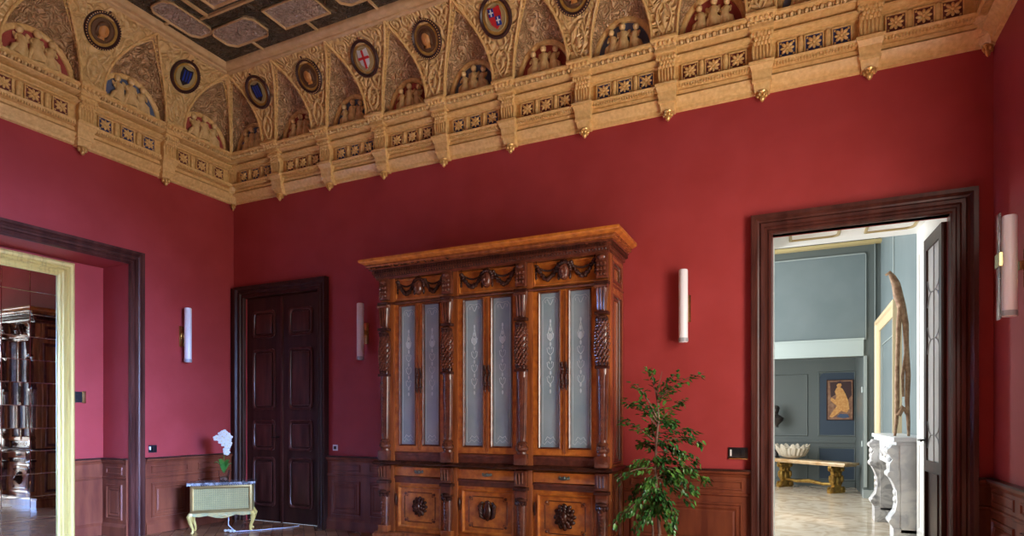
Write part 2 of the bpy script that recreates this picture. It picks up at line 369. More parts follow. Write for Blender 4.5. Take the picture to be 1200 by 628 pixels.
def sqf():
    b = MB(); b.casing([(0, .076), (0, .088), (.010, .090), (.012, .076)], -.066, .066, -.068, .068, True); me = b.mesh('rosette_rim', None); me.materials.append(M['gold']); return me
SQF = sqf()
def baluster():
    b = MB(); b.lathe([(.014, -.07), (.024, -.06), (.022, -.03), (.027, 0), (.022, .05), (.024, .066), (.016, .078)], (0, -.075, 0), 10); me = b.mesh('baluster', 50); me.materials.append(M['gold']); return me
BAL = baluster()

def cornice(name, frame, x0, x1, m0, m1, piers, colours):
    (loc, rz) = frame
    root = struct(MB().run(CORN, x0, x1, m0, m1).build(name, 'gold', loc=loc, rot=(0, 0, rz), smooth=25))
    lo, hi = min(x0, x1), max(x0, x1)
    e = MB(); n = int((hi-lo-.4)/.058)
    for i in range(n):
        x = lo+.2+(i+.5)*(hi-lo-.4)/n
        e.ell((x, -.200, 4.987), (.020, .030, .022), u=7, v=6)
        e.ell((x+.029, -.200, 4.982), (.006, .026, .018), u=5, v=4)
    e.build('egg_moulding', 'relief', root)
    e = MB(); n = int((hi-lo-.3)/.024)
    for i in range(n):
        x = lo+.15+(i+.5)*(hi-lo-.3)/n; e.box(x-.008, x+.008, -.128, -.09, 4.624, 4.648)
    e.build('leaf_band', 'gold', root, smooth=None)
    for x in piers:
        if lo+.01 <= x <= hi-.01:
            for nme, me, m in BRK: put(nme, me, root, (x, 0, 0))
    for i in range(len(piers)-1):
        a, b = sorted((piers[i], piers[i+1])); w = b-a
        if b > hi+.2 or a < lo-.2: continue
        st = (w-.20)/3
        for k in range(3):
            xc = a+.10+st*(k+.5)
            put('rosette_field', SQ[colours[i]], root, (xc, 0, 4.765)); put('rosette_rim', SQF, root, (xc, 0, 4.765)); put('rosette', ROS, root, (xc, 0, 4.765))
            if k: put('baluster', BAL, root, (xc-st/2, 0, 4.765))
    return root
W_ = XR-XL
PB = [.095+.8355*k for k in range(11)]; PB[-1] = W_-.095
CB = ['b', 'r']*5
PL = [-.085-.957*k for k in range(7)]; CL = ['r', 'b', 'r', 'b', 'r', 'b']
PR = [.085+.957*k for k in range(4)]; CR = ['b', 'r', 'b']
cornice('trim_1', BACK, 0, W_, 1, 1, PB[1:-1], CB[1:-1])
cornice('trim_2', LEFT, 0, -9.97, -1, 0, PL[1:], CL[1:])
cornice('trim_3', RIGHT, 0, 9.97, 1, 0, PR[1:], CR[1:])
# first and last bays carry rosettes too; slim diagonal corner brackets close the mitres
def corner_bay(frame, a, b, col, par):
    st = (b-a-.18)/3
    for k in range(3):
        xc = a+.09+st*(k+.5)
        for nme, me in (('rosette_field', SQ[col]), ('rosette_rim', SQF), ('rosette', ROS)): put(nme, me, par, (xc, 0, 4.765))
        if k: put('baluster', BAL, par, (xc-st/2, 0, 4.765))
t1, t2, t3 = (bpy.data.objects[n] for n in ('trim_1', 'trim_2', 'trim_3'))
corner_bay(BACK, PB[0], PB[1], 'b', t1); corner_bay(BACK, PB[-2], PB[-1], 'r', t1)
corner_bay(LEFT, PL[1], PL[0], 'r', t2); corner_bay(RIGHT, PR[0], PR[1], 'b', t3)
for x, r in ((0.0, PI/4), (W_, -PI/4)):
    for nme, me, m in BRK:
        o = put(nme, me, t1, (x, 0, 0), (0, 0, r)); o.scale = (.62, 1.05, 1)

# ------------------------------------------------------------------ coved ceiling
Z0, ZT, D0, DT = 5.03, 5.80, .24, .61
THM = math.radians(65); AA = (DT-D0)/(1-math.cos(THM)); BB = (ZT-Z0)/math.sin(THM)
def dc(z): s = min(1, max(0, (z-Z0)/BB)); return D0+AA*(1-math.sqrt(1-s*s))
CZ = 5.87
ceil = MB(); ceil.box(XL-.6, XR+.3, YF-.2, YB+.1, CZ, CZ+.1)
ceiling = struct(ceil.build('ceiling', 'coffer', smooth=None))
BAND = [(DT-.01, ZT-.012), (DT+.005, ZT+.0), (DT+.012, ZT-.012), (DT+.03, ZT-.004), (DT+.035, ZT+.012), (DT+.075, ZT+.022), (DT+.08, ZT+.01), (DT+.10, ZT+.02), (DT+.115, CZ-.02), (DT+.115, CZ)]
MB().run(BAND, 0, W_, 1, 1).build('cove_band', 'rib', ceiling, BACK[0], (0, 0, BACK[1]))
MB().run(BAND, 0, -9.97, -1, 0).build('cove_band', 'rib', ceiling, LEFT[0], (0, 0, LEFT[1]))
MB().run(BAND, 0, 9.97, 1, 0).build('cove_band', 'rib', ceiling, RIGHT[0], (0, 0, RIGHT[1]))
NP = 24
def arcs(xa, xb, cora=None, corb=None):
    """lunette arc and vault edge of the bay between piers xa<xb; cor* = wall coordinate of a room corner on that side"""
    xc = (xa+xb)/2; W = (xb-xa)/2-.115; r = W; Lp, Ep = [], []
    for i in range(NP+1):
        ph = PI*i/NP; c, s = math.cos(ph), math.sin(ph)
        z = Z0+(ZT-Z0)*s
        hw = (1-s**2.2)*(1 if c > 0 else -1); d = dc(z); x = xc-W*hw
        if cora is not None: x = cora+d if c > 0 else cora+DT+(xc+W-cora-DT)*(-hw)
        if corb is not None: x = corb-d if c < 0 else corb-DT-(corb-DT-(xc-W))*hw
        Lp.append(Vector((xc-r*c, -.12, Z0+.03+.36*s))); Ep.append(Vector((x, -d, z)))
    return Lp, Ep
def cove(frame, piers, corner_first, corner_last, tagside):
    loc, rz = frame; R = (0, 0, rz)
    ps = sorted(piers); res = []
    for i in range(len(ps)-1):
        cora = corner_first if (i == 0 and corner_first is not None) else None
        corb = corner_last if (i == len(ps)-2 and corner_last is not None) else None
        Lp, Ep = arcs(ps[i], ps[i+1], cora, corb); res.append((Lp, Ep))
        b = MB(); b.grid([[l.lerp(e, t)+Vector((0, 0, .035*math.sin(PI*t))) for t in (0, .25, .5, .75, 1)] for l, e in zip(Lp, Ep)])
        b.build('vault_web', 'web', ceiling, loc, R, smooth=60)
        b = MB(); b.tube([e+Vector((0, -.008, -.008)) for e in Ep], .014, 6)
        b.build('vault_rib', 'gold', ceiling, loc, R)
        b = MB()
        for (l, e) in list(zip(Lp, Ep)):
            pass
        b.tube([l.lerp(e, .80)+Vector((0, -.004, .015)) for l, e in zip(Lp, Ep)], .009, 5)
        n = len(Lp)
        for k in range(1, n-1):
            for t_ in (0, .5):
                l = Lp[k].lerp(Lp[k+1 if k+1 < n else k], t_); e = Ep[k].lerp(Ep[k+1 if k+1 < n else k], t_)
                p = l.lerp(e, .90); b.ell((p.x, p.y, p.z+.005), (.013, .013, .013), u=6, v=4)
        b.build('beaded_rib', 'gold', ceiling, loc, R)
    # spandrels
    for i in range(len(res)-1):
        A = res[i][1][NP//2:]; B = res[i+1][1][:NP//2+1][::-1]       # from apex down to springing
        rows = []
        for j in range(len(A)):
            a, bq = A[j], B[j]; z = (a.z+bq.z)/2
            rows.append([Vector((a.x+(bq.x-a.x)*t/8, -dc(z), z)) for t in range(9)])
        b = MB(); b.grid(rows); b.build('spandrel', 'gold_carved', ceiling, loc, R, smooth=60)
        # foliate scrolls in raised relief on the lower half of the spandrel
        xm = ps[i+1]; b = MB()
        for s in (-1, 1):
            b.tube([(xm+s*x, -dc(z)-.006, z) for x, z in ((.012, 5.08), (.045, 5.14), (.07, 5.22), (.055, 5.30), (.02, 5.34), (.035, 5.30), (.045, 5.26))], [.006, .010, .011, .010, .008, .007, .006], 5)
            b.tube([(xm+s*x, -dc(z)-.006, z) for x, z in ((.20, 5.70), (.25, 5.735), (.29, 5.72), (.27, 5.69), (.24, 5.70))], [.006, .010, .010, .008, .006], 5)
            b.tube([(xm+s*x, -dc(z)-.006, z) for x, z in ((.08, 5.32), (.11, 5.37), (.14, 5.44), (.12, 5.42))], [.006, .010, .008, .005], 5)
        b.ell((xm, -dc(5.22)-.004, 5.22), (.022, .012, .06), u=8, v=6); b.ell((xm, -dc(5.36)-.004, 5.36), (.03, .012, .022), u=8, v=6)
        b.build('foliate_scroll', 'relief', ceiling, loc, R, smooth=60)
    return res
cove(BACK, PB, 0.0, W_, 'back'); cove(LEFT, PL, None, 0.0, 'left'); cove(RIGHT, PR, 0.0, None, 'right')

# flat coffering
rb_ = MB()
def ribx(x0, x1, y, w=.022): rb_.box(min(x0, x1), max(x0, x1), y-w/2, y+w/2, CZ-.022, CZ)
def riby(x, y0, y1, w=.022): rb_.box(x-w/2, x+w/2, min(y0, y1), max(y0, y1), CZ-.022, CZ)
XI, YI = XL+DT+.10, YB-DT-.10
bx = [XL+(PB[i]+PB[i+1])/2 for i in range(1, 9)]; by = [YB+(PL[i]+PL[i+1])/2 for i in range(1, 6)]
for x in bx: riby(x, YI, 5.07)
for y in by: ribx(XI, -6.25, y)
rb_.build('coffer_rib', 'rib', ceiling, smooth=None)
def coffer(cx, cy, hx, hy, kind):
    if kind == 'rect': o = [(-1, -1), (1, -1), (1, 1), (-1, 1)]; pts = [(cx+a*hx, cy+b*hy) for a, b in o]
    else:
        pts = []
        for sx, sy in ((1, -1), (1, 1), (-1, 1), (-1, -1)):
            q = [(.72, 1), (.80, .92), (.86, .80), (.97, .62), (1.0, .45)]
            if hy > hx: q = [(b, a) for a, b in q][::-1]
            if sx*sy > 0: q = q[::-1]
            pts += [(cx+sx*a*hx, cy+sy*b*hy) for a, b in q]
    b = MB(); b.poly([(x, y, CZ-.002) for x, y in pts], (0, 0, -.014)); p = b.build('coffer_panel', 'lozenge', ceiling, smooth=None)
    b = MB(); rows = []
    for k, (s, z) in enumerate(((1.0, CZ), (1.0, CZ-.035), (.955, CZ-.038), (.92, CZ-.02), (.92, CZ-.012))):
        rows.append([(cx+(x-cx)-(1-s)*math.copysign(min(hx, hy), x-cx)*min(1, abs(x-cx)/min(hx, hy)), cy+(y-cy)-(1-s)*math.copysign(min(hx, hy), y-cy)*min(1, abs(y-cy)/min(hx, hy)), z) for x, y in pts])
    b.grid(rows, closev=True); b.build('coffer_frame', 'rib', p)
    b = MB(); b.ell((cx, cy, CZ-.025), (.028, .028, .018))
    rq = random.Random(int(cx*100)+int(cy*10))
    for k in range(44):
        px_, py_ = rq.uniform(-.78, .78)*hx, rq.uniform(-.74, .74)*hy
        b.ell((cx+px_, cy+py_, CZ-.017), (rq.uniform(.012, .030), rq.uniform(.006, .011), .008), (0, 0, rq.uniform(0, PI)), u=7, v=4)
    b.build('coffer_relief', 'lozenge', p)
for i in range(8):
    xc = -5.69+.8355*i
    coffer(xc, 4.895, .325, .175, 'oct' if i % 2 == 0 else 'rect')
for i in range(5):
    coffer(-6.085, 4.47-.957*i, .165, .30 if i else .30, 'oct')
coffer(-5.25+.0, 4.20, .0+.36, .29, 'rect')
for i in range(1, 6): coffer(-5.25+1.0*i, 4.20, .36, .29, 'oct' if i % 2 else 'rect')
for j in range(1, 4):
    for i in range(6): coffer(-5.25+1.0*i, 4.20-.80*j, .36, .29, 'rect' if (i+j) % 2 else 'oct')
inner = MB()
inner.box(-5.80, .15, 4.545, 4.57, CZ-.03, CZ); inner.box(-5.80, -5.775, YF+1, 4.545, CZ-.03, CZ)
inner.box(-5.93+.02, -5.80, 4.55, 4.57, CZ-.02, CZ)
inner.build('inner_border', 'rib', ceiling, smooth=None)

# ------------------------------------------------------------------ lunettes
def figure(b, x, z, h, lean, y):
    """a cherub in relief: round head with curls, plump trunk, bent arm, drapery"""
    hx = x+lean*h*.22
    b.ell((hx, y-.034, z+h*.86), (h*.135, .036, h*.145), u=12, v=9)
    for k in range(6):
        a = .2+k*.55; b.ell((hx+h*.10*math.cos(a), y-.034, z+h*.88+h*.10*math.sin(a)), (h*.045, .022, h*.045), u=6, v=5)
    b.tube([(hx-lean*.004, y-.02, z+h*.72), (x+lean*h*.12, y-.03, z+h*.58), (x, y-.028, z+h*.36), (x+lean*h*.10, y-.022, z+h*.12), (x+lean*h*.25, y-.012, z-.03)], [h*.07, h*.175, h*.18, h*.24, h*.27], 10)
    for s in (-1, 1):
        b.tube([(x+lean*h*.12+s*h*.11, y-.028, z+h*.64), (x+s*h*.21+lean*h*.1, y-.036, z+h*.50), (x+s*h*.15+lean*h*.2, y-.046, z+h*.40)], [h*.055, h*.05, h*.04], 7)
        b.ell((x+s*h*.17, y-.010, z+h*.58), (h*.10, .012, h*.20), (0, s*.6), u=8, v=6)
        b.tube([(x+s*h*.06, y-.03, z+h*.30), (x+s*h*.20+lean*h*.2, y-.040, z+h*.12), (x+s*h*.26+lean*h*.3, y-.02, z-.04)], [h*.11, h*.10, h*.07], 7)
def lunette(frame, xc, W, col, label, group):
    loc, rz = frame
    v = Matrix.Rotation(rz, 3, 'Z') @ Vector((xc, -.10, 0)); root = empty('lunette', (loc[0]+v.x, loc[1]+v.y, Z0), rz)
    tag(root, label, 'lunette', group)
    hh = .385; K = 24
    b = MB(); pts = [(-W*math.cos(PI*k/K), 0, hh*math.sin(PI*k/K)) for k in range(K+1)]
    b.poly(pts, (0, .02, 0)); b.build('painted_field', 'lun_blue' if col == 'b' else 'lun_red', root, smooth=None)
    b = MB(); rows = []
    for w, d in ((0.02, .0), (.02, .022), (.006, .030), (-.012, .028), (-.03, .018), (-.034, 0)):
        rows.append([(-(W+w-.005)*math.cos(PI*k/K), -d, (hh+w-.005)*math.sin(PI*k/K)) for k in range(K+1)])
    b.grid(rows); b.build('arch_frame', 'gold', root)
    rx = random.Random(int(xc*1000) & 1023)
    b = MB(); s = W/.30
    figure(b, -.098*s, .085, .205*s, -.5, 0); figure(b, .0, .10, .225*s, rx.uniform(-.25, .25), 0); figure(b, .10*s, .085, .205*s, .5, 0)
    for i in range(7):
        b.ell((rx.uniform(-.15, .15)*s, -.012, .05+rx.uniform(0, .05)*s), (.040, .024, .045), (0, rx.uniform(-.7, .7)), u=8, v=6)
    b.ell((0, -.006, .05), (.22*s, .024, .10), u=14, v=8)
    b.build('cherub_relief', 'relief', root, smooth=70)
    return root
names_b = ['by the left room corner', 'second from the left room corner', 'third from the left room corner',
           'right of the white shield', 'left of the quartered shield', 'right of the quartered shield',
           'right of the cut-off portrait', 'largest red one, cut at top']
hb = ['b', 'r', 'b', 'r', 'b', 'r', 'b', 'r', 'b']
for i in range(8):
    xc = (PB[i]+PB[i+1])/2
    lunette(BACK, xc, (PB[i+1]-PB[i])/2-.115, hb[i], '%s lunette with gilt cherubs on the wardrobe side, %s' % ('blue' if hb[i] == 'b' else 'red', names_b[i]), 'lunettes with cherubs along the cove')
names_l = ['by the room corner', 'between the two medallions', 'cut by the left edge of the picture']
for i in range(3):
    xc = (PL[i]+PL[i+1])/2
    lunette(LEFT, xc, (PL[i]-PL[i+1])/2-.115, CL[i], '%s lunette with cherubs above the left wall, %s' % ('light blue' if CL[i] == 'b' else 'red', names_l[i]), 'lunettes with cherubs along the cove')
# the rest of the round goes on beyond the frame
for i in range(8, 10): lunette(BACK, (PB[i]+PB[i+1])/2, .30, hb[i % 2], ['lunette over the blue room doorway', 'last lunette at the right room corner'][i-8], 'lunettes with cherubs along the cove')

# ------------------------------------------------------------------ medallions
TILT = math.radians(34)
def medallion(frame, x, kind, label):
    loc, rz = frame; z = 5.60; d = dc(z)+.012
    v = Matrix.Rotation(rz, 3, 'Z') @ Vector((x, -d, 0))
    root = empty('medallion', (loc[0]+v.x, loc[1]+v.y, z), rot=(TILT, 0, rz)); tag(root, label, 'medallion', 'painted medallions in the cove')
    def lat(prof, name, m, par=root, s=(1, 1.08)):
        b = MB(); n = 36
        R = b.grid([[(r*s[0]*math.cos(2*PI*k/n), -y, r*s[1]*math.sin(2*PI*k/n)) for k in range(n)] for r, y in prof], closev=True)
        if prof[-1][0] > .01: b.bm.faces.new(R[-1])
        return b.build(name, m, par)
    lat([(.178, -.02), (.180, .012), (.170, .026), (.158, .028), (.146, .018), (.144, .0)], 'ring', 'ring')
    b = MB()
    for k in range(44): b.ell((.168*math.cos(2*PI*k/44), -.027, .168*1.08*math.sin(2*PI*k/44)), (.006, .006, .006), u=6, v=4)
    b.build('beading', 'gold' if kind == 'port' else 'carved_mid', root)
    lat([(.148, .004), (.001, .006)], 'field', 'med_gold')
    lat([(.118, .006), (.114, .014), (.106, .014), (.102, .006)], 'inner_ring', 'med_brown' if kind == 'port' else 'olive')
    def shield(pts, m, name, y=.018, th=.008): 
        b = MB(); b.poly([(a*.1, -y, c*.1) for a, c in pts], (0, th, 0)); return b.build(name, m, root, smooth=None)
    SH = [(-.62, .95), (0, .80), (.62, .95), (.72, .2), (.55, -.55), (0, -1.05), (-.55, -.55), (-.72, .2)]
    if kind == 'port':
        b = MB(); b.ell((0, -.022, .0), (.052, .030, .068), u=14, v=12); b.ell((.008, -.050, -.006), (.010, .012, .018), u=6, v=5)
        b.tube([(0, -.012, -.05), (0, -.012, -.085)], [.026, .036], 8); b.build('portrait_face', 'med_skin', root)
        b = MB(); b.ell((0, -.014, .038), (.064, .026, .052), u=12, v=8); b.ell((-.050, -.012, -.008), (.022, .018, .06), u=8, v=6); b.ell((.050, -.012, -.008), (.020, .018, .055), u=8, v=6)
        b.ell((0, -.006, -.088), (.065, .014, .028), u=12, v=6); b.build('portrait_hair', 'med_brown', root)
    elif kind == 'cross':
        shield(SH, 'sh_white', 'shield', .018)
        b = MB(); b.box(-.013, .013, -.024, -.012, -.10, .082); b.box(-.070, .070, -.024, -.012, -.008, .018); b.build('red_cross', 'sh_red', root, smooth=None)
    elif kind == 'quarter':
        shield(SH, 'sh_red', 'shield', .018)
        b = MB(); b.box(-.062, -.004, -.023, -.012, .008, .080); b.box(.004, .058, -.023, -.012, -.075, .006); b.build('blue_quarter', 'sh_blue', root, smooth=None)
        b = MB()
        for cx, cz in ((-.033, .044), (.030, -.030)):
            b = MB(); b.box(cx-.006, cx+.006, -.028, -.02, cz-.030, cz+.030); b.box(cx-.024, cx+.024, -.0285, -.02, cz-.006, cz+.006)
            b.build('white_cross', 'sh_white', root, smooth=None)
    else:
        shield(SH, 'sh_dark', 'shield', .018)
        b = MB()
        for k in (-1, 0, 1): b.poly([(k*.036-.010, -.024, .07), (k*.036+.010, -.024, .07), (k*.036+.020, -.024, -.055), (k*.036+.0, -.024, -.055)], (0, .006, 0))
        b.build('blue_stripe', 'sh_blue', root, smooth=None)
    b = MB(); b.ell((0, -.014, .205), (.018, .014, .018)); b.build('top_knob', 'carved_mid', root)
    return root
medallion(BACK, PB[1], 'stripe', 'round medallion with a dark blue striped shield, first right of the corner')
medallion(BACK, PB[2], 'port', 'small ochre portrait medallion between the blue striped shield and the white shield')
medallion(BACK, PB[3], 'cross', 'medallion with a white shield bearing a red cross')
medallion(BACK, PB[4], 'port', 'ochre portrait medallion between the white shield and the quartered shield')
medallion(BACK, PB[5], 'quarter', 'medallion with a red and blue quartered shield with white crosses')
medallion(BACK, PB[6], 'port', 'portrait medallion half cut off by the top edge of the picture')
for k in (7, 8): medallion(BACK, PB[k], ('cross', 'port')[k-7], ('white shield medallion above the top edge of the picture', 'rightmost portrait medallion, out of the picture')[k-7])
medallion(LEFT, PL[1], 'stripe', 'round medallion with a dark blue shield above the left wall')
medallion(LEFT, PL[2], 'port', 'large round portrait medallion above the left wall with a dark ring')

# ------------------------------------------------------------------ wainscots
def panelled(name, frame, segs, ztop=1.01, mat_='wains'):
    """dado along a wall: skirting, panels, frieze strip and cap rail. segs = list of (x0, x1, number of panels)"""
    loc, rz = frame
    root = None
    b = MB()
    for x0, x1, n in segs:
        b.box(x0, x1, -.022, 0, FZ, ztop)
        b.run([(0, FZ), (.045, FZ), (.045, FZ+.11), (.035, FZ+.13), (.022, FZ+.15)], x0, x1)
        b.run([(.022, .775), (.034, .785), (.034, .80), (.022, .81)], x0, x1)
        b.run([(.02, ztop-.06), (.03, ztop-.045), (.035, ztop-.03), (.055, ztop-.02), (.06, ztop), (0, ztop+.004)], x0, x1)
    root = struct(b.build(name, mat_, loc=loc, rot=(0, 0, rz), smooth=25))
    cap = MB()
    for x0, x1, n in segs: cap.box(x0, x1, -.065, 0, ztop+.002, ztop+.018)
    cap.build('cap_rail', 'walnut_dark', root, smooth=None)
    for x0, x1, n in segs:
        w = (x1-x0)/n
        if w < .2: continue
        for i in range(n):
            a = x0+i*w+.07; c = x0+(i+1)*w-.07
            p = MB(); p.casing([(.0, .022), (-.005, .036), (-.022, .036), (-.032, .026), (-.05, .026), (-.055, .032), (-.075, .024), (-.09, .030)], a, c, .30, .72, True)
            p.box(a+.09, c-.09, -.030, -.02, .39, .63); p.build('dado_panel', mat_, root, smooth=25)
            p = MB(); p.casing([(.0, .022), (-.005, .032), (-.015, .032), (-.02, .024)], a, c, .835, .925, True); p.build('frieze_panel', mat_, root, smooth=25)
    return root
def bxl(x): return x-XL
panelled('trim_4', BACK, [(bxl(-5.37), bxl(-4.20), 2), (bxl(-4.2), bxl(-1.58), 2), (bxl(-1.57), bxl(-.385), 1), (bxl(1.30), bxl(1.395), 1)])
panelled('trim_5', LEFT, [(-(YB-4.70), -.01, 2), (-(YB-YF), -(YB-1.0), 6)])
panelled('trim_6', RIGHT, [(.005, 1.34, 2), (2.70, 3.14, 1), (4.5, 5.54, 1), (7.0, 9.9, 3)])
panelled('trim_7', ((AX, YB, 0), PI/2), [(-(YB-AY1), -(YB-4.17), 1)])
panelled('trim_8', ((AX, AY1, 0), 0.0), [(.03, .47, 1)])

# ------------------------------------------------------------------ casings
CAS = [(0, -.08), (0, .02), (.012, .045), (.03, .045), (.042, .035), (.06, .035), (.07, .055), (.095, .06), (.11, .045), (.125, .05), (.145, .075), (.175, .08), (.18, .06), (.18, 0)]
CAS_L = [(w*.86, d*.9) for w, d in CAS]
struct(MB().casing(CAS, bxl(OPX0), bxl(OPX1), FZ, OPZ).build('trim_9', 'casing', loc=BACK[0], smooth=25))
struct(MB().casing([(0, -.005)]+CAS_L[1:], -(YB-AY0), -(YB-AY1), FZ, AZ).build('trim_10', 'casing', loc=LEFT[0], rot=(0, 0, PI/2), smooth=25))
# left double door in the corner
d1 = struct(MB().casing([(w*.88, d) for w, d in CAS], bxl(D1X0), bxl(D1X1), FZ, D1Z).build('door_1', 'walnut_dark', loc=BACK[0], smooth=25))
mid = (D1X0+D1X1)/2
MB().box(bxl(-7.065), bxl(D1X0)-.155, -.05, 0, FZ, D1Z+.15).build('corner_post', 'walnut_dark', d1, smooth=None)
for x0, x1, s in ((D1X0, mid-.003, 1), (mid+.003, D1X1, -1)):
    a, c = bxl(x0), bxl(x1)
    lf = MB().box(a, c, .02, .06, FZ+.01, D1Z-.005).build('door_leaf', 'walnut_dark', d1, smooth=None)
    for z0, z1 in ((.32, .98), (1.07, 1.48), (1.61, 2.43), (2.58, 2.95)):
        p = MB(); xa, xb = a+.12, c-.12; ch = .05; rows = []
        for w, dd in ((0, -.02), (0, -.002), (.014, .004), (.028, -.004), (.034, -.016)):
            o = [(xa+w+ch, z0+w), (xb-w-ch, z0+w), (xb-w-ch*.3, z0+w+ch*.3), (xb-w, z0+w+ch), (xb-w, z1-w-ch), (xb-w-ch*.3, z1-w-ch*.3), (xb-w-ch, z1-w), (xa+w+ch, z1-w), (xa+w+ch*.3, z1-w-ch*.3), (xa+w, z1-w-ch), (xa+w, z0+w+ch), (xa+w+ch*.3, z0+w+ch*.3)]
            rows.append([(x, -dd, z) for x, z in o])
        p.grid(rows, closev=True); p.box(xa+.06, xb-.06, .005, .03, z0+.06, z1-.06, .008)
        p.build('door_panel', 'casing', lf, smooth=25)
b = MB(); b.box(bxl(mid)-.02, bxl(mid)+.02, .0, .04, FZ+.01, D1Z-.01, .006); b.build('meeting_stile', 'casing', d1)
b = MB(); b.tube([(bxl(mid)-.06, .02, 1.25), (bxl(mid)-.06, -.04, 1.25), (bxl(mid)-.14, -.045, 1.25)], .009); b.build('door_handle', 'iron', d1)
# backing of the door
struct(MB().box(D1X0-.2, D1X1+.2, YB+T, YB+T+.03, FZ, H-2.9).build('wall_behind_door', 'walnut_dark', smooth=None))

# ------------------------------------------------------------------ doorway passage and open glazed leaf
PY = 7.55; PX0, PX1, PZ = -.24, 1.125, 3.43
b = MB(); b.box(PX0-.12, PX0, YB+T, PY, FZ, PZ+.12); b.box(PX1, PX1+.16, YB+T, PY, FZ, PZ+.12); b.box(PX0, PX1, YB+T, PY, PZ, PZ+.12)
struct(b.build('wall_passage', 'white', smooth=None))
for x0, x1 in ((-.087, .40), (.62, 1.07)):
    b = MB(); rows = []
    for w, dd in ((0, 0), (0, .012), (.015, .018), (.028, .008), (.03, 0)):
        c = .06; X0, X1, Y0, Y1 = x0+w, x1-w, 6.15+w, 7.28-w
        o = [(X0, Y0), (X1, Y0), (X1, Y1-c), (X1-c*.3, Y1-c*.3), (X1-c, Y1), (X0, Y1)]
        rows.append([(x, y, PZ-dd) for x, y in o])
    b.grid(rows, closev=True); struct(b.build('trim_11', 'olive', smooth=25))
b = MB()
for z0, z1 in ((.35, 1.25), (1.45, 3.2)):
    rows = []
    for w, dd in ((0, 0), (0, .010), (.015, .014), (.028, .006), (.03, 0)):
        rows.append([(PX1-dd, y, z) for y, z in ((6.8+w, z0+w), (7.42-w, z0+w), (7.42-w, z1-w), (6.8+w, z1-w))])
    b.grid(rows, closev=True)
struct(b.build('trim_12', 'white', smooth=25))
HX, HY = 1.098, 6.09; LEN = .60
ang = math.atan2(6.66-HY, 1.072-HX)
d2 = struct(empty('door_2', (HX, HY, 0), ang))     # local x along the leaf, local y across
b = MB(); b.box(0, .085, -.02, .02, FZ+.02, 3.13); b.box(LEN-.085, LEN, -.02, .02, FZ+.02, 3.13)
b.box(.085, LEN-.085, -.02, .02, 3.02, 3.13); b.box(.085, LEN-.085, -.02, .02, 1.02, 1.12); b.box(.085, LEN-.085, -.02, .02, FZ+.02, .30)
b.box(.085, LEN-.085, -.006, .006, .30, 1.02)
b.casing([(0, -.03), (-.0, .018), (-.012, .024), (-.02, .01)], .085, LEN-.085, .30, 1.02, True)
b.build('leaf_frame', 'walnut_dark', d2, smooth=25)
b = MB(); b.box(.085, LEN-.085, -.004, .004, 1.12, 3.02); b.build('glass_pane', 'leafglass', d2, smooth=None)
b = MB()
for z in (1.35, 2.20, 2.62):
    b.tube([(.085, 0.008, z+.12), (.16, .008, z+.03), (.25, .008, z), (LEN-.20, .008, z), (LEN-.14, .008, z+.03), (LEN-.085, .008, z+.12)], .005, 5)
    b.tube([(.085, 0.008, z-.12), (.16, .008, z-.03), (.25, .008, z), (LEN-.20, .008, z), (LEN-.14, .008, z-.03), (LEN-.085, .008, z-.12)], .005, 5)
b.tube([(LEN/2, .008, 1.12), (LEN/2, .008, 3.02)], .004, 5)
b.build('leading', 'greymetal', d2)
b = MB(); b.tube([(LEN-.045, .02, 1.30), (LEN-.045, .07, 1.30), (LEN-.15, .075, 1.305), (LEN-.17, .075, 1.295)], .009); b.tube([(LEN-.045, -.02, 1.30), (LEN-.045, -.05, 1.30)], .009)
b.ell((LEN-.045, .022, 1.30), (.02, .008, .03)); b.build('door_handle', 'iron', d2)

# ------------------------------------------------------------------ blue room
FY, BX = 12.2, 1.296; AYB = 13.96; BC = 4.62; OX, OZ = 1.036, 2.587; BXL = -2.75
shell('floor_blue', [(BXL, 1.8, 6.02, 14.2, FZ-.2, FZ-.0)], 'marblefloor')
shell('ceiling_blue', [(BXL, 1.8, PY-.1, FY+.3, BC, BC+.1), (BXL, OX, FY, AYB+.1, 2.72, 2.8)], 'white')
shell('wall_blue_right', [(BX, BX+.3, PY, FY+.1, FZ, BC)], 'bluewall')
shell('wall_blue_near', [(BXL, PX0-.12, YB+T+.04, PY, FZ, BC), (PX1+.16, BX+.3, PY-.2, PY, FZ, BC), (PX0-.12, PX1+.16, YB+T, PY, PZ+.12, BC)], 'bluewall')
shell('wall_blue_left', [(BXL-.1, BXL, PY-1.5, 8.1, FZ, BC), (BXL-.1, BXL, 11.9, 14.1, FZ, BC), (BXL-.1, BXL, 8.1, 11.9, FZ, .6), (BXL-.1, BXL, 8.1, 11.9, 3.8, BC)], 'bluewall')
shell('wall_blue_far', [(OX, BX+.1, FY, FY+.25, FZ, BC), (BXL, OX, FY, FY+.25, OZ, BC)], 'sage')
shell('wall_alcove', [(BXL, OX+.06, AYB, AYB+.1, FZ, 2.8), (OX+.01, OX+.2, FY+.25, AYB+.1, FZ, 2.8)], 'sage')
b = MB(); b.box(BXL, 1.055, FY-.012, FY, 2.90, 4.36); struct(b.build('trim_13', 'bluewall', smooth=None))
b = MB(); b.box(BXL, 1.036, FY-.03, FY, OZ, 2.89); b.box(BXL, 1.05, FY-.04, FY, 2.87, 2.90); struct(b.build('trim_14', 'lintel', smooth=None))
b = MB(); b.box(1.06, 1.075, FY-.03, FY, 2.87, 4.38); b.box(BXL, 1.075, FY-.03, FY, 4.36, 4.38); b.box(1.20, 1.212, FY-.03, FY, .25, BC); b.box(OX, OX+.05, FY-.03, FY, .3, OZ)
b.box(OX-.005, BX, FY-.045, FY+.24, FZ, .25); struct(b.build('trim_15', 'palesage', smooth=None))
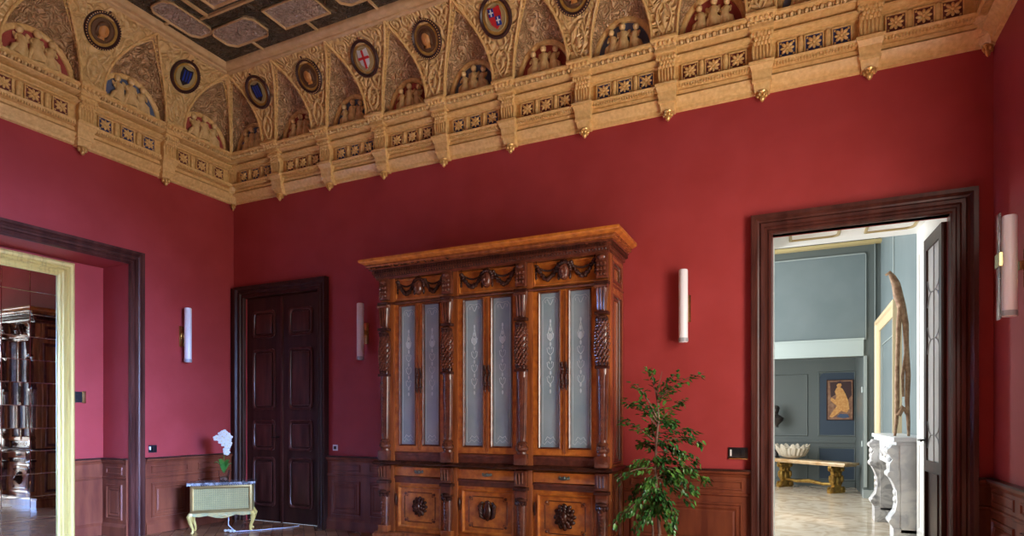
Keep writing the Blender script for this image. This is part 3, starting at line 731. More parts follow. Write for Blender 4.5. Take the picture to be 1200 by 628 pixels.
b = MB(); b.box(BXL, BX, FY-.14, FY, BC-.10, BC-.05); struct(b.build('trim_16', 'olive', smooth=None))
b = MB(); b.box(BX-.015, BX, 10.55, 10.63, 1.4, BC); b.box(BX-.05, BX, PY, FY, FZ, .25); struct(b.build('trim_17', 'palesage', smooth=None))
# hinges on the opening's jamb
for z in (1.95, 1.0):
    b = MB(); b.tube([(OX-.012, FY+.10, z), (OX-.012, FY+.10, z+.10)], .014); tag(b.build('jamb_hinge', 'lintel'), ['upper pale hinge on the jamb beside the painting', 'lower pale hinge on the jamb beside the gilded bench'][z < 1.5], 'hinge', 'hinges on the blue room jamb')
# alcove panelling
def apanel(x0, x1, z0, z1, m, notch=False):
    b = MB(); pts = [(x0, z0), (x1, z0), (x1, z1), (x0+(.07 if notch else 0), z1)]
    if notch: pts += [(x0+.03, z1-.03), (x0, z1-.09)]
    b.poly([(x, AYB-.004, z) for x, z in pts], (0, -.006, 0)); o = struct(b.build('trim_18', m, smooth=None))
    b = MB(); b.casing([(.0, 0), (.0, .018), (.018, .022), (.03, 0)], x0, x1, z0, z1, True); b.build('panel_moulding', 'sage', o, loc=(0, AYB, 0), smooth=25)
apanel(.40, 1.02, 1.16, 2.42, 'bluepanel', True); apanel(.40, 1.02, .27, .88, 'bluepanel')
apanel(-1.2, .16, 1.16, 2.38, 'sage'); apanel(-1.2, .16, .27, .88, 'sage')
b = MB(); b.box(BXL, OX, AYB-.03, AYB, 1.0, 1.05); b.box(BXL, OX, AYB-.03, AYB, FZ, .22); struct(b.build('trim_19', 'sage', smooth=None))
# painting
root = empty('painting', (.766, AYB-.03, 1.87)); tag(root, 'framed painting of a seated ochre figure on the slate blue panel', 'painting')
b = MB(); b.box(-.232, .232, -.005, .02, -.40, .40); b.build('canvas', 'p1', root, smooth=None)
b = MB(); b.casing([(0, -.01), (0, .014), (.010, .016), (.014, -.01)], -.225, .225, -.395, .395, True); b.build('frame', 'walnut_dark', root, smooth=25)
def blob(pts, m, name, y=-.008):
    b = MB(); b.poly([(x, y, z) for x, z in pts], (0, .003, 0)); b.build(name, m, root, smooth=None)
blob([(-.18, .36), (.2, .37), (.21, .1), (.12, -.05), (-.05, .12), (-.16, .05)], 'p3', 'dark_background', -.007)
blob([(-.06, .08), (-.09, .17), (-.06, .24), (.0, .26), (.05, .22), (.10, .12), (.15, -.02), (.17, -.18), (.12, -.26), (.02, -.22), (-.04, -.28), (-.14, -.36), (-.19, -.34), (-.12, -.22), (-.05, -.12), (-.12, -.06), (-.17, .0), (-.15, .05), (-.08, .0)], 'p2', 'figure_body', -.010)
blob([(-.045, .25), (-.06, .31), (-.03, .345), (.02, .34), (.035, .30), (.01, .25)], 'p2', 'figure_head', -.011)
blob([(-.07, .29), (-.05, .37), (.01, .385), (.055, .34), (.045, .27), (.02, .33), (-.03, .33)], 'p3', 'figure_hair', -.013)
blob([(.0, -.28), (.14, -.29), (.17, -.35), (.05, -.37), (-.06, -.34)], 'p4', 'blue_cushion', -.010)
# gilded bench
bdir = Vector((-.24-.645, 13.55-12.8, 0)); bl = bdir.length; bang = math.atan2(bdir.y, bdir.x)
root = empty('bench', (.645, 12.8, FZ), bang); tag(root, 'low gilded trestle bench under the painting in the blue room', 'bench')
b = MB(); b.box(-.32, bl+.32, -.20, .20, .53, .575, .008); b.box(-.28, bl+.28, -.17, .17, .505, .53); b.build('bench_top', 'benchtop', root, smooth=25)
for lx in (0, bl):
    b = MB(); prof = [(-.19, 0), (-.21, .04), (-.15, .09), (-.09, .13), (-.13, .20), (-.15, .28), (-.10, .34), (-.13, .42), (-.19, .47), (-.17, .505)]
    pts = [(lx-.035, y, z) for y, z in prof]+[(lx-.035, -y, z) for y, z in prof[::-1]]
    b.poly(pts, (.07, 0, 0))
    for s in (-1, 1):
        for t in (-1, 1):
            b.ell((lx+t*.036, s*.14, .07), (.02, .06, .05)); b.ell((lx+t*.036, s*.12, .26), (.02, .035, .07)); b.ell((lx+t*.036, s*.13, .44), (.02, .05, .045)); b.ell((lx+t*.04, s*.05, .35), (.015, .04, .05), (.6*s, 0))
    b.ell((lx-.04, 0, .22), (.02, .05, .09)); b.ell((lx+.04, 0, .22), (.02, .05, .09)); b.build('trestle', 'giltbench', root)
b = MB(); b.tube([(0, 0, .16), (bl*.25, 0, .14), (bl*.5, 0, .17), (bl*.75, 0, .14), (bl, 0, .16)], [.025, .03, .04, .03, .025], 8); b.build('stretcher', 'giltbench', root)
# shell on the bench
sp = Vector((.645, 12.8, FZ+.575))+bdir.normalized()*.98
root = empty('clam_shell', sp, -.2); tag(root, 'giant fluted clam shell on the left end of the gilded bench', 'shell')
def clam(name, ro, zo, off):
    b = MB(); rows = []; n = 72
    for i in range(9):
        t = i/8; row = []
        for k in range(n):
            a = 2*PI*k/n; w = 1+.10*t*math.cos(9*a); r = ro*math.sin(t*PI/2)**.8*w
            row.append((.30*r*math.cos(a), .20*r*math.sin(a), zo*(t**2.1)*(1+.20*math.cos(9*a)*t)+off))
        rows.append(row)
    b.grid(rows, closev=True); return b
o = clam('shell_bowl', 1, .24, .015).build('shell_bowl', 'shell', root, smooth=80)
md = o.modifiers.new('s', 'SOLIDIFY'); md.thickness = .02
b = MB()
for k in range(11):
    a = PI+k*PI/10; b.tube([(.10*math.cos(a), .06*math.sin(a), .05), (.22*math.cos(a), .14*math.sin(a), .09), (.30*math.cos(a), .20*math.sin(a), .23)], [.02, .035, .03], 8)
b.build('shell_fluting', 'shell', root, smooth=80)
root = empty('bust', sp+Vector((-.22, .42, 0)), 0); tag(root, 'dark bronze bust rising behind the clam shell at the door edge', 'bust')
root.location = (-.408, 13.69, FZ+.577); root.scale = (.72, .72, .72)
b = MB(); b.lathe([(.10, 0), (.10, .03), (.06, .06), (.05, .18), (.09, .21), (.09, .23)], n=16); b.build('socle', 'bronze', root)
b = MB(); b.lathe([(.07, .87), (.06, .93), (.19, 1.06), (.21, 1.13), (.12, 1.20), (.06, 1.23), (.055, 1.27)], n=16, sy=.6); b.ell((0, -.01, 1.36), (.085, .10, .115), u=14, v=12)
b.ell((0, -.11, 1.35), (.014, .02, .025)); b.ell((0, .02, 1.41), (.10, .105, .09), u=12, v=8); b.build('bust_figure', 'bronze', root)
# cream doorcase beyond the chimneypiece
cy0, cy1, cx = 9.86, 12.13, 1.19
fr = ((BX, 0, 0), -PI/2)
root = struct(empty('door_3', (BX, 0, 0), -PI/2))
b = MB(); b.casing([(0, -.0), (0, .05), (.02, .06), (.10, .08), (.12, .105), (.17, .106), (.18, 0)], -(cy1-.18), -(cy0+.18), FZ, 2.98); b.build('door_casing', 'cream', root, smooth=25)
b = MB(); b.box(-(cy1-.18), -(cy0+.18), -.03, 0, FZ, 2.98); b.build('door_leaf', 'bluewall', root, smooth=None)
b = MB(); b.casing([(0, .03), (0, .045), (.02, .045), (.03, .03)], -11.6, -10.35, .4, 2.7, True); b.build('leaf_moulding', 'palesage', root, smooth=25)
# chimneypiece
my0, my1, mx = 7.66, 9.76, .985
root = empty('fireplace', (BX, (my0+my1)/2, FZ)); tag(root, 'carved white marble chimneypiece with scrolled jambs in the blue room', 'fireplace')
def rel(x): return x-BX
yc = (my0+my1)/2
b = MB(); b.box(rel(.93), 0, my0-yc-.03, my1-yc+.03, 1.135, 1.185, .008); b.box(rel(.955), 0, my0-yc-.01, my1-yc+.01, 1.10, 1.135, .005); b.build('mantel_shelf', 'marble', root, smooth=25)
b = MB(); b.box(rel(.99), 0, my0-yc, my1-yc, .84, 1.10)
b.build('frieze', 'marble', root, smooth=None)
b = MB()
for k in range(9):
    y = -.55+k*.1375; b.ell((rel(.985), y, .97), (.02, .06, .07 if k % 2 else .045))
b.build('frieze_carving', 'marble_grey', root)
for s, mm in ((-1, 'marble'), (1, 'marble_grey')):
    y0, y1 = (my0-yc, my0-yc+.30) if s < 0 else (my1-yc-.30, my1-yc)
    b = MB(); b.box(rel(1.0), 0, y0, y1, .16, .84); j = b.build('jamb', mm, root, smooth=None)
    b = MB(); b.box(rel(.93), 0, y0-.0, y1, 0, .20, .006); b.build('plinth', mm, root, smooth=25)
    b = MB()
    prof = [(1.0, .20), (.93, .20), (.905, .25), (.91, .32), (.95, .38), (.968, .48), (.962, .60), (.935, .68), (.905, .74), (.895, .80), (.90, .90), (.925, .94), (.895, .99), (.89, 1.05), (.92, 1.10), (1.0, 1.10)]
    b.poly([(rel(x), y0+.02, z) for x, z in prof], (0, .26, 0))
    for (x, z, r) in ((.925, .27, .045), (.915, .78, .05), (.91, 1.03, .05)):
        b.tube([(rel(x), y0+.0, z), (rel(x), y1-.0, z)], r*.8, 12)
    for z in (.88, .95): b.ell((rel(.91), (y0+y1)/2, z), (.03, .07, .05))
    for z in (.42, .50, .58): b.ell((rel(.965), (y0+y1)/2, z), (.025, .06, .04))
    b.build('scroll_bracket', mm, root)
b = MB(); b.box(rel(1.22), rel(1.29), my0-yc+.30, my1-yc-.30, .0, .84); b.build('firebox', 'fire', root, smooth=None)
# driftwood sculpture on the mantel
root = empty('driftwood_sculpture', (1.09, 8.25, FZ+1.187)); tag(root, 'tall forked driftwood piece with a hooked tip standing on the marble mantel', 'sculpture')
def px(u, v, y=8.25):
    s = (u-600)/712; t = y/(.9048+.4258*s); return ((-.4258+.9048*s)*t-1.09, 0, 1.5+(490-v)/712*t-FZ-1.185)
b = MB()
def limb(pts, rr):
    q = [Vector(px(*p)) for p in pts]; q = [v+Vector((random.uniform(-.008, .008), random.uniform(-.015, .015), 0)) for v in q]
    b.tube(q, rr, 8)
limb([(1065, 512), (1064, 495), (1063, 470), (1065, 440), (1063, 405), (1062, 380), (1057, 360), (1053, 345), (1050, 333), (1046, 325), (1041, 320), (1037, 323)], [.014, .020, .025, .028, .027, .032, .045, .050, .045, .034, .024, .014])
limb([(1049, 512), (1051, 495), (1052, 470), (1051, 440), (1052, 405), (1054, 378), (1055, 360)], [.014, .020, .026, .024, .022, .026, .030])
limb([(1053, 487), (1058, 478), (1063, 484)], [.03, .035, .03])
limb([(1059, 465), (1058, 440), (1060, 415)], [.012, .018, .01])
limb([(1053, 352), (1049, 350), (1048, 345)], [.02, .015, .01])
b.build('driftwood_limbs', 'drift', root, smooth=80)

# ------------------------------------------------------------------ wall lights
def sconce(loc, rz, label):
    root = empty('wall_light', loc, rz); tag(root, label, 'wall light', 'tubular wall lights')
    b = MB(); b.box(-.055, .055 if rz != -PI/2 else .15, -.012, 0, -.14, .12, .003); b.build('wall_plate', 'brass', root)
    b = MB(); b.box(-.02, .02, -.05, -.01, -.03, .03); b.build('arm', 'brass', root)
    b = MB(); b.lathe([(.002, -.345), (.040, -.34), (.043, -.33), (.043, .335), (.038, .345), (.002, .345)], (0, -.10, 0), 20); b.build('lamp_tube', 'tube', root)
    b = MB(); b.lathe([(.0435, -.335), (.046, -.335), (.046, -.300), (.0435, -.300)], (0, -.10, 0), 20); b.build('end_collar', 'greymetal', root)
    b = MB(); b.box(-.045, .045, -.166, -.156, -.36, .36, .003); b.build('acrylic_shield', 'clear', root) if rz == -PI/2 else b.bm.free()
    b = MB(); b.box(-.053, .053, -.168, -.150, -.0, .09); b.box(.046, .053, -.16, -.10, .02, .07) if False else None; b.build('brass_clamp', 'brass', root) if rz == -PI/2 else b.bm.free()
    return root
sconce((-.983+.005, YB, 2.555), 0, 'white tube wall light on the red wall between wardrobe and doorway')
sconce((-4.79, YB, 2.545), 0, 'white tube wall light in shadow between dark door and wardrobe')
sconce((XL, 5.20, 2.545), PI/2, 'white tube wall light on the left wall above the orchid cabinet')
sconce((XR, 5.17, 2.53), -PI/2, 'white tube wall light with brass plate on the right wall')
root = empty('spotlight', (XR, 4.42, 3.05), -PI/2); tag(root, 'bluish white glass spotlight cut by the right edge, above the wall light', 'spotlight')
b = MB(); b.box(-.03, .03, -.02, 0, -.04, .04, .003); b.tube([(0, -.01, 0), (0, -.10, .02)], .012); b.build('bracket', 'greymetal', root)
b = MB(); b.tube([(-.09, -.155, -.075), (-.07, -.15, -.06), (.05, -.13, .07)], [.03, .042, .042], 14); b.build('lamp_head', 'tube', root)

# ------------------------------------------------------------------ switches
def plate(name, loc, rz, w, h, m, label, cat, kids):
    root = empty(name, loc, rz); tag(root, label, cat)
    b = MB(); b.box(-w/2, w/2, -.012, 0, -h/2, h/2, .003); b.build('cover_plate', m, root)
    for nme, x0, x1, z0, z1, d, mm in kids: b = MB(); b.box(x0, x1, -d, -.008, z0, z1, .002); b.build(nme, mm, root)
plate('light_switch', (AX, 4.235, 1.745), PI/2, .13, .125, 'black', 'black switch panel with brass strip in the alcove beside the gilt mirror', 'switch',
      [('brass_strip', .035, .075, -.07, .07, .016, 'brass'), ('rocker', -.045, -.01, -.03, .03, .02, 'black')])
plate('wall_socket', (XL, 4.80, 1.13), PI/2, .10, .09, 'black', 'black socket with round knob on the left wall above the dado', 'socket',
      [('dial', -.02, .03, -.025, .03, .04, 'black'), ('white_button', -.052, -.035, -.01, .03, .03, 'white')])
plate('wall_socket', (-5.26, YB, 1.13), 0, .075, .075, 'white', 'small white socket on the dark wall right of the dark door', 'socket', [('socket_hole', -.02, .02, -.02, .02, .016, 'black')])
plate('light_switch', (-.50, YB, 1.18), 0, .17, .10, 'black', 'black switch plate with brass lower edge left of the doorway', 'switch',
      [('brass_strip', -.085, .085, -.058, -.045, .018, 'brass'), ('rocker', -.07, -.055, -.03, .03, .02, 'white'), ('rocker', .02, .06, -.03, .03, .018, 'black')])

# ------------------------------------------------------------------ gilt mirror in the alcove
MX = AX+.03
my_a, my_b, mz_a, mz_b = 1.75, 3.99, FZ+.01, 3.10
root = empty('mirror', (MX, my_b, 0), PI/2); tag(root, 'tall tiled mirror in a pale gilt frame inside the left alcove', 'mirror')
L_ = my_b-my_a
b = MB(); b.casing([(0, -.02), (0, .02), (.02, .03), (.045, .022), (.06, .03), (.075, .055), (.10, .045), (.115, .06), (.14, .065), (.165, .045), (.168, -.02)], -L_, 0, mz_a, mz_b)
b.build('frame', 'gildframe', root, smooth=25)
b = MB(); rr = random.Random(3); tw, th_ = .262, .247
nx = int(math.ceil(L_/tw)); nz = int(math.ceil((mz_b-mz_a)/th_))
for i in range(nx):
    for j in range(nz):
        x1 = -i*tw; x0 = max(-L_, x1-tw); z1 = mz_b-.10-j*th_+.12; z0 = max(mz_a, z1-th_); z1 = min(z1, mz_b)
        if z1-z0 < .01 or x1-x0 < .01: continue
        ta, tb = rr.uniform(-.0035, .0035), rr.uniform(-.0035, .0035); g = .004
        o = lambda x, z, d: (x, -d-(x-(x0+x1)/2)*ta-(z-(z0+z1)/2)*tb, z)
        outer = [o(x0, z0, .0), o(x1, z0, .0), o(x1, z1, .0), o(x0, z1, .0)]
        inn = [o(x0+g, z0+g, .003), o(x1-g, z0+g, .003), o(x1-g, z1-g, .003), o(x0+g, z1-g, .003)]
        vo = [b.bm.verts.new(p) for p in outer]; vi = [b.bm.verts.new(p) for p in inn]
        b.bm.faces.new(vi)
        for k in range(4): b.bm.faces.new([vo[k], vo[(k+1) % 4], vi[(k+1) % 4], vi[k]])
b.build('mirror_glass', 'mirror', root, smooth=None)
b = MB(); b.box(-L_, 0, .012, .03, mz_a, mz_b); b.build('backing', 'black', root, smooth=None)

# ------------------------------------------------------------------ wardrobe
WX0, WX1, WYF, WYB = -4.21, -1.579, 5.43, 5.955
wr = empty('wardrobe', ((WX0+WX1)/2, (WYF+WYB)/2, FZ)); tag(wr, 'monumental carved walnut bookcase wardrobe with etched glass doors against the red wall', 'wardrobe')
WO = Vector(wr.location)
def wl(b, name, m, par=wr, smooth=30, off=(0, 0, 0)):
    # mesh given in world coordinates, parented to the wardrobe
    for v in b.bm.verts: v.co = v.co-WO+Vector(off)
    return b.build(name, m, par, smooth=smooth)
PC = [-4.10, -3.30, -2.455, -1.635]
# carcass
b = MB(); b.box(WX0+.03, WX1-.02, 5.53, WYB, FZ, 3.06); wl(b, 'carcass', 'frame', smooth=None)
# cornice with mitred ends
def cornice_part(prof, name, m, par):
    b = MB(); rows = []
    for d, z in prof: rows.append([(WX0-d, WYB, z), (WX0-d, WYF-d, z), (WX1+d, WYF-d, z), (WX1+d, WYB, z)])
    b.grid(rows)
    for d, z in (prof[0], prof[-1]): b.poly([(WX0-d, WYB, z), (WX0-d, WYF-d, z), (WX1+d, WYF-d, z), (WX1+d, WYB, z)])
    return wl(b, name, m, par)
cn = cornice_part([(-.02, 3.02), (.0, 3.022), (.004, 3.045), (.022, 3.05), (.022, 3.074), (.034, 3.078), (.034, 3.112), (.058, 3.118), (.06, 3.132), (-.02, 3.134)], 'cornice', 'carved_mid', wr)
cornice_part([(-.02, 3.132), (.052, 3.133), (.062, 3.138), (.085, 3.146), (.088, 3.152), (.075, 3.156), (.078, 3.164), (.098, 3.172), (-.02, 3.174)], 'cavetto', 'frame', cn)
cornice_part([(-.02, 3.173), (.094, 3.174), (.100, 3.180), (.124, 3.190), (.136, 3.197), (.140, 3.203), (.140, 3.226), (.02, 3.232)], 'corona', 'honey', cn)
b = MB(); n = 84
for i in range(n):
    x = WX0+(i+.5)*(WX1-WX0)/n; b.box(x-.010, x+.010, WYF-.052, WYF-.03, 3.082, 3.108); 
    b.ell((x, WYF-.022, 3.060), (.011, .012, .010), u=6, v=4)
wl(b, 'dentil_row', 'carved', cn)
for xs, xe in ((WX1+.03, WX1+.052), (WX0-.052, WX0-.03)):
    b = MB()
    for i in range(16):
        y = WYF+(i+.5)*(WYB-WYF)/16; b.box(xs, xe, y-.010, y+.010, 3.082, 3.108)
    wl(b, 'dentil_row', 'carved', cn)
# side panels
for s, xf in ((1, WX1-.02), (-1, WX0+.03)):
    b = MB()
    x0, x1 = sorted((xf, xf+s*.02))
    for y0, y1 in ((5.53, 5.575), (5.90, WYB)): b.box(x0, x1, y0, y1, FZ+.12, 3.05)
    for z0, z1 in ((FZ+.12, .30), (.97, 1.06), (2.68, 2.78), (2.99, 3.05)): b.box(x0, x1, 5.575, 5.90, z0, z1)
    wl(b, 'side_frame', 'frame', smooth=None)
    for z0, z1 in ((.30, .97), (1.06, 2.68), (2.78, 2.99)):
        b = MB(); xs = xf+s*.001
        b.grid([[(xs+s*d, y, z) for y, z in ((5.575+w, z0+w), (5.90-w, z0+w), (5.90-w, z1-w), (5.575+w, z1-w))] for w, d in ((0, .02), (.01, .028), (.025, .028), (.03, .01), (.05, .006))], closev=True)
        wl(b, 'side_panel', 'carved_mid')
# plinth, waist and belt mouldings
def belt(prof, name, m):
    b = MB(); b.grid([[(WX0-d, WYB, z), (WX0-d, WYF+.03-d, z), (WX1+d, WYF+.03-d, z), (WX1+d, WYB, z)] for d, z in prof]); wl(b, name, m)
belt([(-.03, FZ), (.045, FZ), (.045, .22), (.03, .24), (.03, .26), (-.03, .27)], 'plinth', 'frame')
belt([(-.03, .985), (.03, .99), (.045, 1.0), (.05, 1.015), (.035, 1.03), (.03, 1.035), (-.03, 1.04)], 'waist_moulding', 'carved')
belt([(-.05, 2.735), (.0, 2.74), (.01, 2.755), (.0, 2.77), (-.05, 2.775)], 'frieze_moulding', 'carved_mid')
# pilasters
def leaf_ring(b, x, y, z, r, n, s): 
    for k in range(n):
        a = PI+PI*(k+.5)/n; b.ell((x+r*math.cos(a), y+r*math.sin(a), z), (s*.55, s*.45, s), u=6, v=5)
def wlc(b, x, name, m, par):
    for v in b.bm.verts: v.co.x = x+(v.co.x-x)*1.30; v.co.y = WYF+.03+(v.co.y-WYF-.03)*1.25
    return wl(b, name, m, par)
for i, x in enumerate(PC):
    b = MB(); b.box(x-.068, x+.105 if i < 3 else x+.068, WYF+.03, 5.55, FZ+.12, 3.03, .004); pb = wl(b, 'pilaster_board', 'frame')
    b = MB(); y = WYF+.03
    # upper carved block
    b.box(x-.042, x+.042, y-.045, y+.02, 2.79, 3.03, .006)
    for z in (2.83, 2.875, 2.92): 
        for k in (-1, 0, 1): b.ell((x+k*.024, y-.05, z), (.013, .014, .019), u=7, v=5)
    b.ell((x, y-.05, 2.985), (.03, .018, .026), u=10, v=6)
    wlc(b, x, 'carved_block', 'carved_mid', pb)
    b = MB(); b.box(x-.052, x+.052, y-.055, y+.02, 2.735, 2.765, .006); wlc(b, x, 'collar', 'carved', pb)
    b = MB(); b.box(x-.05, x+.05, y-.06, y+.02, 2.455, 2.485, .006); b.ell((x, y-.045, 2.43), (.045, .03, .02), u=12, v=6)
    leaf_ring(b, x, y-.02, 2.41, .038, 5, .026); wlc(b, x, 'collar', 'carved', pb)
    b = MB(); b.box(x-.048, x+.048, y-.055, y+.02, 1.955, 1.985, .005); leaf_ring(b, x, y-.01, 2.005, .042, 5, .02)
    wlc(b, x, 'collar', 'carved', pb)
    b = MB()                                      # volute bracket
    b.lathe([(.030, 2.485), (.028, 2.52), (.034, 2.60), (.045, 2.68), (.05, 2.735)], (x, y-.01, 0), 14)
    for k in (-1, 0, 1): b.tube([(x+k*.022, y-.042, 2.50), (x+k*.022, y-.050, 2.58), (x+k*.026, y-.058, 2.70)], .009, 6)
    b.tube([(x-.048, y-.055, 2.715), (x+.048, y-.055, 2.715)], .017, 10)
    wlc(b, x, 'volute', 'carved_mid', pb)
    b = MB()                                      # foliate drum
    b.lathe([(.040, 1.985), (.034, 2.05), (.042, 2.15), (.050, 2.25), (.050, 2.33), (.036, 2.41)], (x, y-.01, 0), 14)
    for j in range(13):
        z = 2.03+j*.030; r = .040+.012*math.sin((z-1.99)/.42*PI)
        for k in range(5):
            a = PI+PI*(k+.5+(.5 if j % 2 else 0))/5.5; b.ell((x+r*math.cos(a), y-.01+r*math.sin(a), z), (.011, .010, .019), (0, .35), u=6, v=5)
    wlc(b, x, 'foliate_drum', 'carved_mid', pb)
    b = MB()                                      # tapered fluted shaft
    b.lathe([(.030, 1.27), (.034, 1.35), (.040, 1.70), (.044, 1.93), (.046, 1.955)], (x, y-.005, 0), 16)
    for k in range(16):
        z = 1.36+k*.034; b.ell((x, y-.05, z), (.009, .007, .012), (0, .5), u=6, v=4)
    for s in (-1, 1): b.tube([(x+s*.022, y-.030, 1.30), (x+s*.030, y-.036, 1.90)], .006, 5)
    wlc(b, x, 'shaft', 'carved_mid', pb)
    b = MB(); b.lathe([(.036, 1.15), (.036, 1.17), (.050, 1.19), (.052, 1.21), (.036, 1.235), (.044, 1.255), (.030, 1.275)], (x, y-.01, 0), 14); b.box(x-.05, x+.05, y-.055, y+.01, 1.04, 1.15, .008)
    leaf_ring(b, x, y-.02, 1.225, .036, 5, .016); wlc(b, x, 'shaft_base', 'carved_mid', pb)
    b = MB(); b.box(x-.048, x+.048, y-.055, y+.01, .83, .985, .006)
    for k in (-1, 0, 1): b.tube([(x+k*.024, y-.06, .86), (x+k*.026, y-.066, .95)], .010, 6)
    leaf_ring(b, x, y-.03, .96, .044, 5, .018); wlc(b, x, 'lower_capital', 'carved_mid', pb)
    b = MB(); b.box(x-.055, x+.055, y-.065, y+.01, .79, .825, .008); wlc(b, x, 'lower_collar', 'carved', pb)
    b = MB(); b.ell((x, y-.04, .70), (.05, .035, .028), u=12, v=7); b.box(x-.045, x+.045, y-.05, y, .685, .715, .006); leaf_ring(b, x, y-.02, .665, .038, 5, .026); wlc(b, x, 'lower_collar', 'carved', pb)
    b = MB(); b.lathe([(.026, .28), (.030, .36), (.038, .50), (.042, .62), (.036, .69)], (x, y-.01, 0), 14)
    for k in range(9): b.ell((x, y-.05, .38+k*.033), (.012+.001*k, .010, .018), u=6, v=5)
    b.box(x-.045, x+.045, y-.05, y, .70, .80, .005); wlc(b, x, 'lower_shaft', 'carved_mid', pb)
    b = MB(); b.box(x-.05, x+.05, y-.055, y+.01, .265, .335, .008); wlc(b, x, 'foot_block', 'frame', pb)
def face(b, x, y, z, s=1.0):
    b.ell((x, y-.028*s, z), (.038*s, .034*s, .056*s), u=16, v=12)
    b.ell((x, y-.064*s, z-.004*s), (.008*s, .012*s, .016*s), u=8, v=6)
    for q in (-1, 1):
        b.ell((x+q*.015*s, y-.055*s, z+.012*s), (.009*s, .006*s, .005*s), u=8, v=5); b.ell((x+q*.016*s, y-.056*s, z+.022*s), (.013*s, .007*s, .005*s), u=8, v=5); b.ell((x+q*.018*s, y-.05*s, z-.014*s), (.011*s, .010*s, .012*s), u=8, v=5)
    b.ell((x, y-.058*s, z-.026*s), (.012*s, .007*s, .004*s), u=8, v=5); b.ell((x, y-.054*s, z-.043*s), (.012*s, .010*s, .009*s), u=8, v=5)
def hair(b, x, y, z, s=1.0):
    for k in range(11):
        a = -.25+k*(PI+.5)/10; b.ell((x+.043*s*math.cos(a), y-.026*s, z+.016*s+.044*s*math.sin(a)), (.013*s, .018*s, .016*s), (0, 1.2-a), u=7, v=5)
    for q in (-1, 1): b.ell((x+q*.040*s, y-.018*s, z-.03*s), (.010*s, .012*s, .026*s), u=7, v=5)
bays = [(PC[i]+.105, PC[i+1]-.055) for i in range(3)]
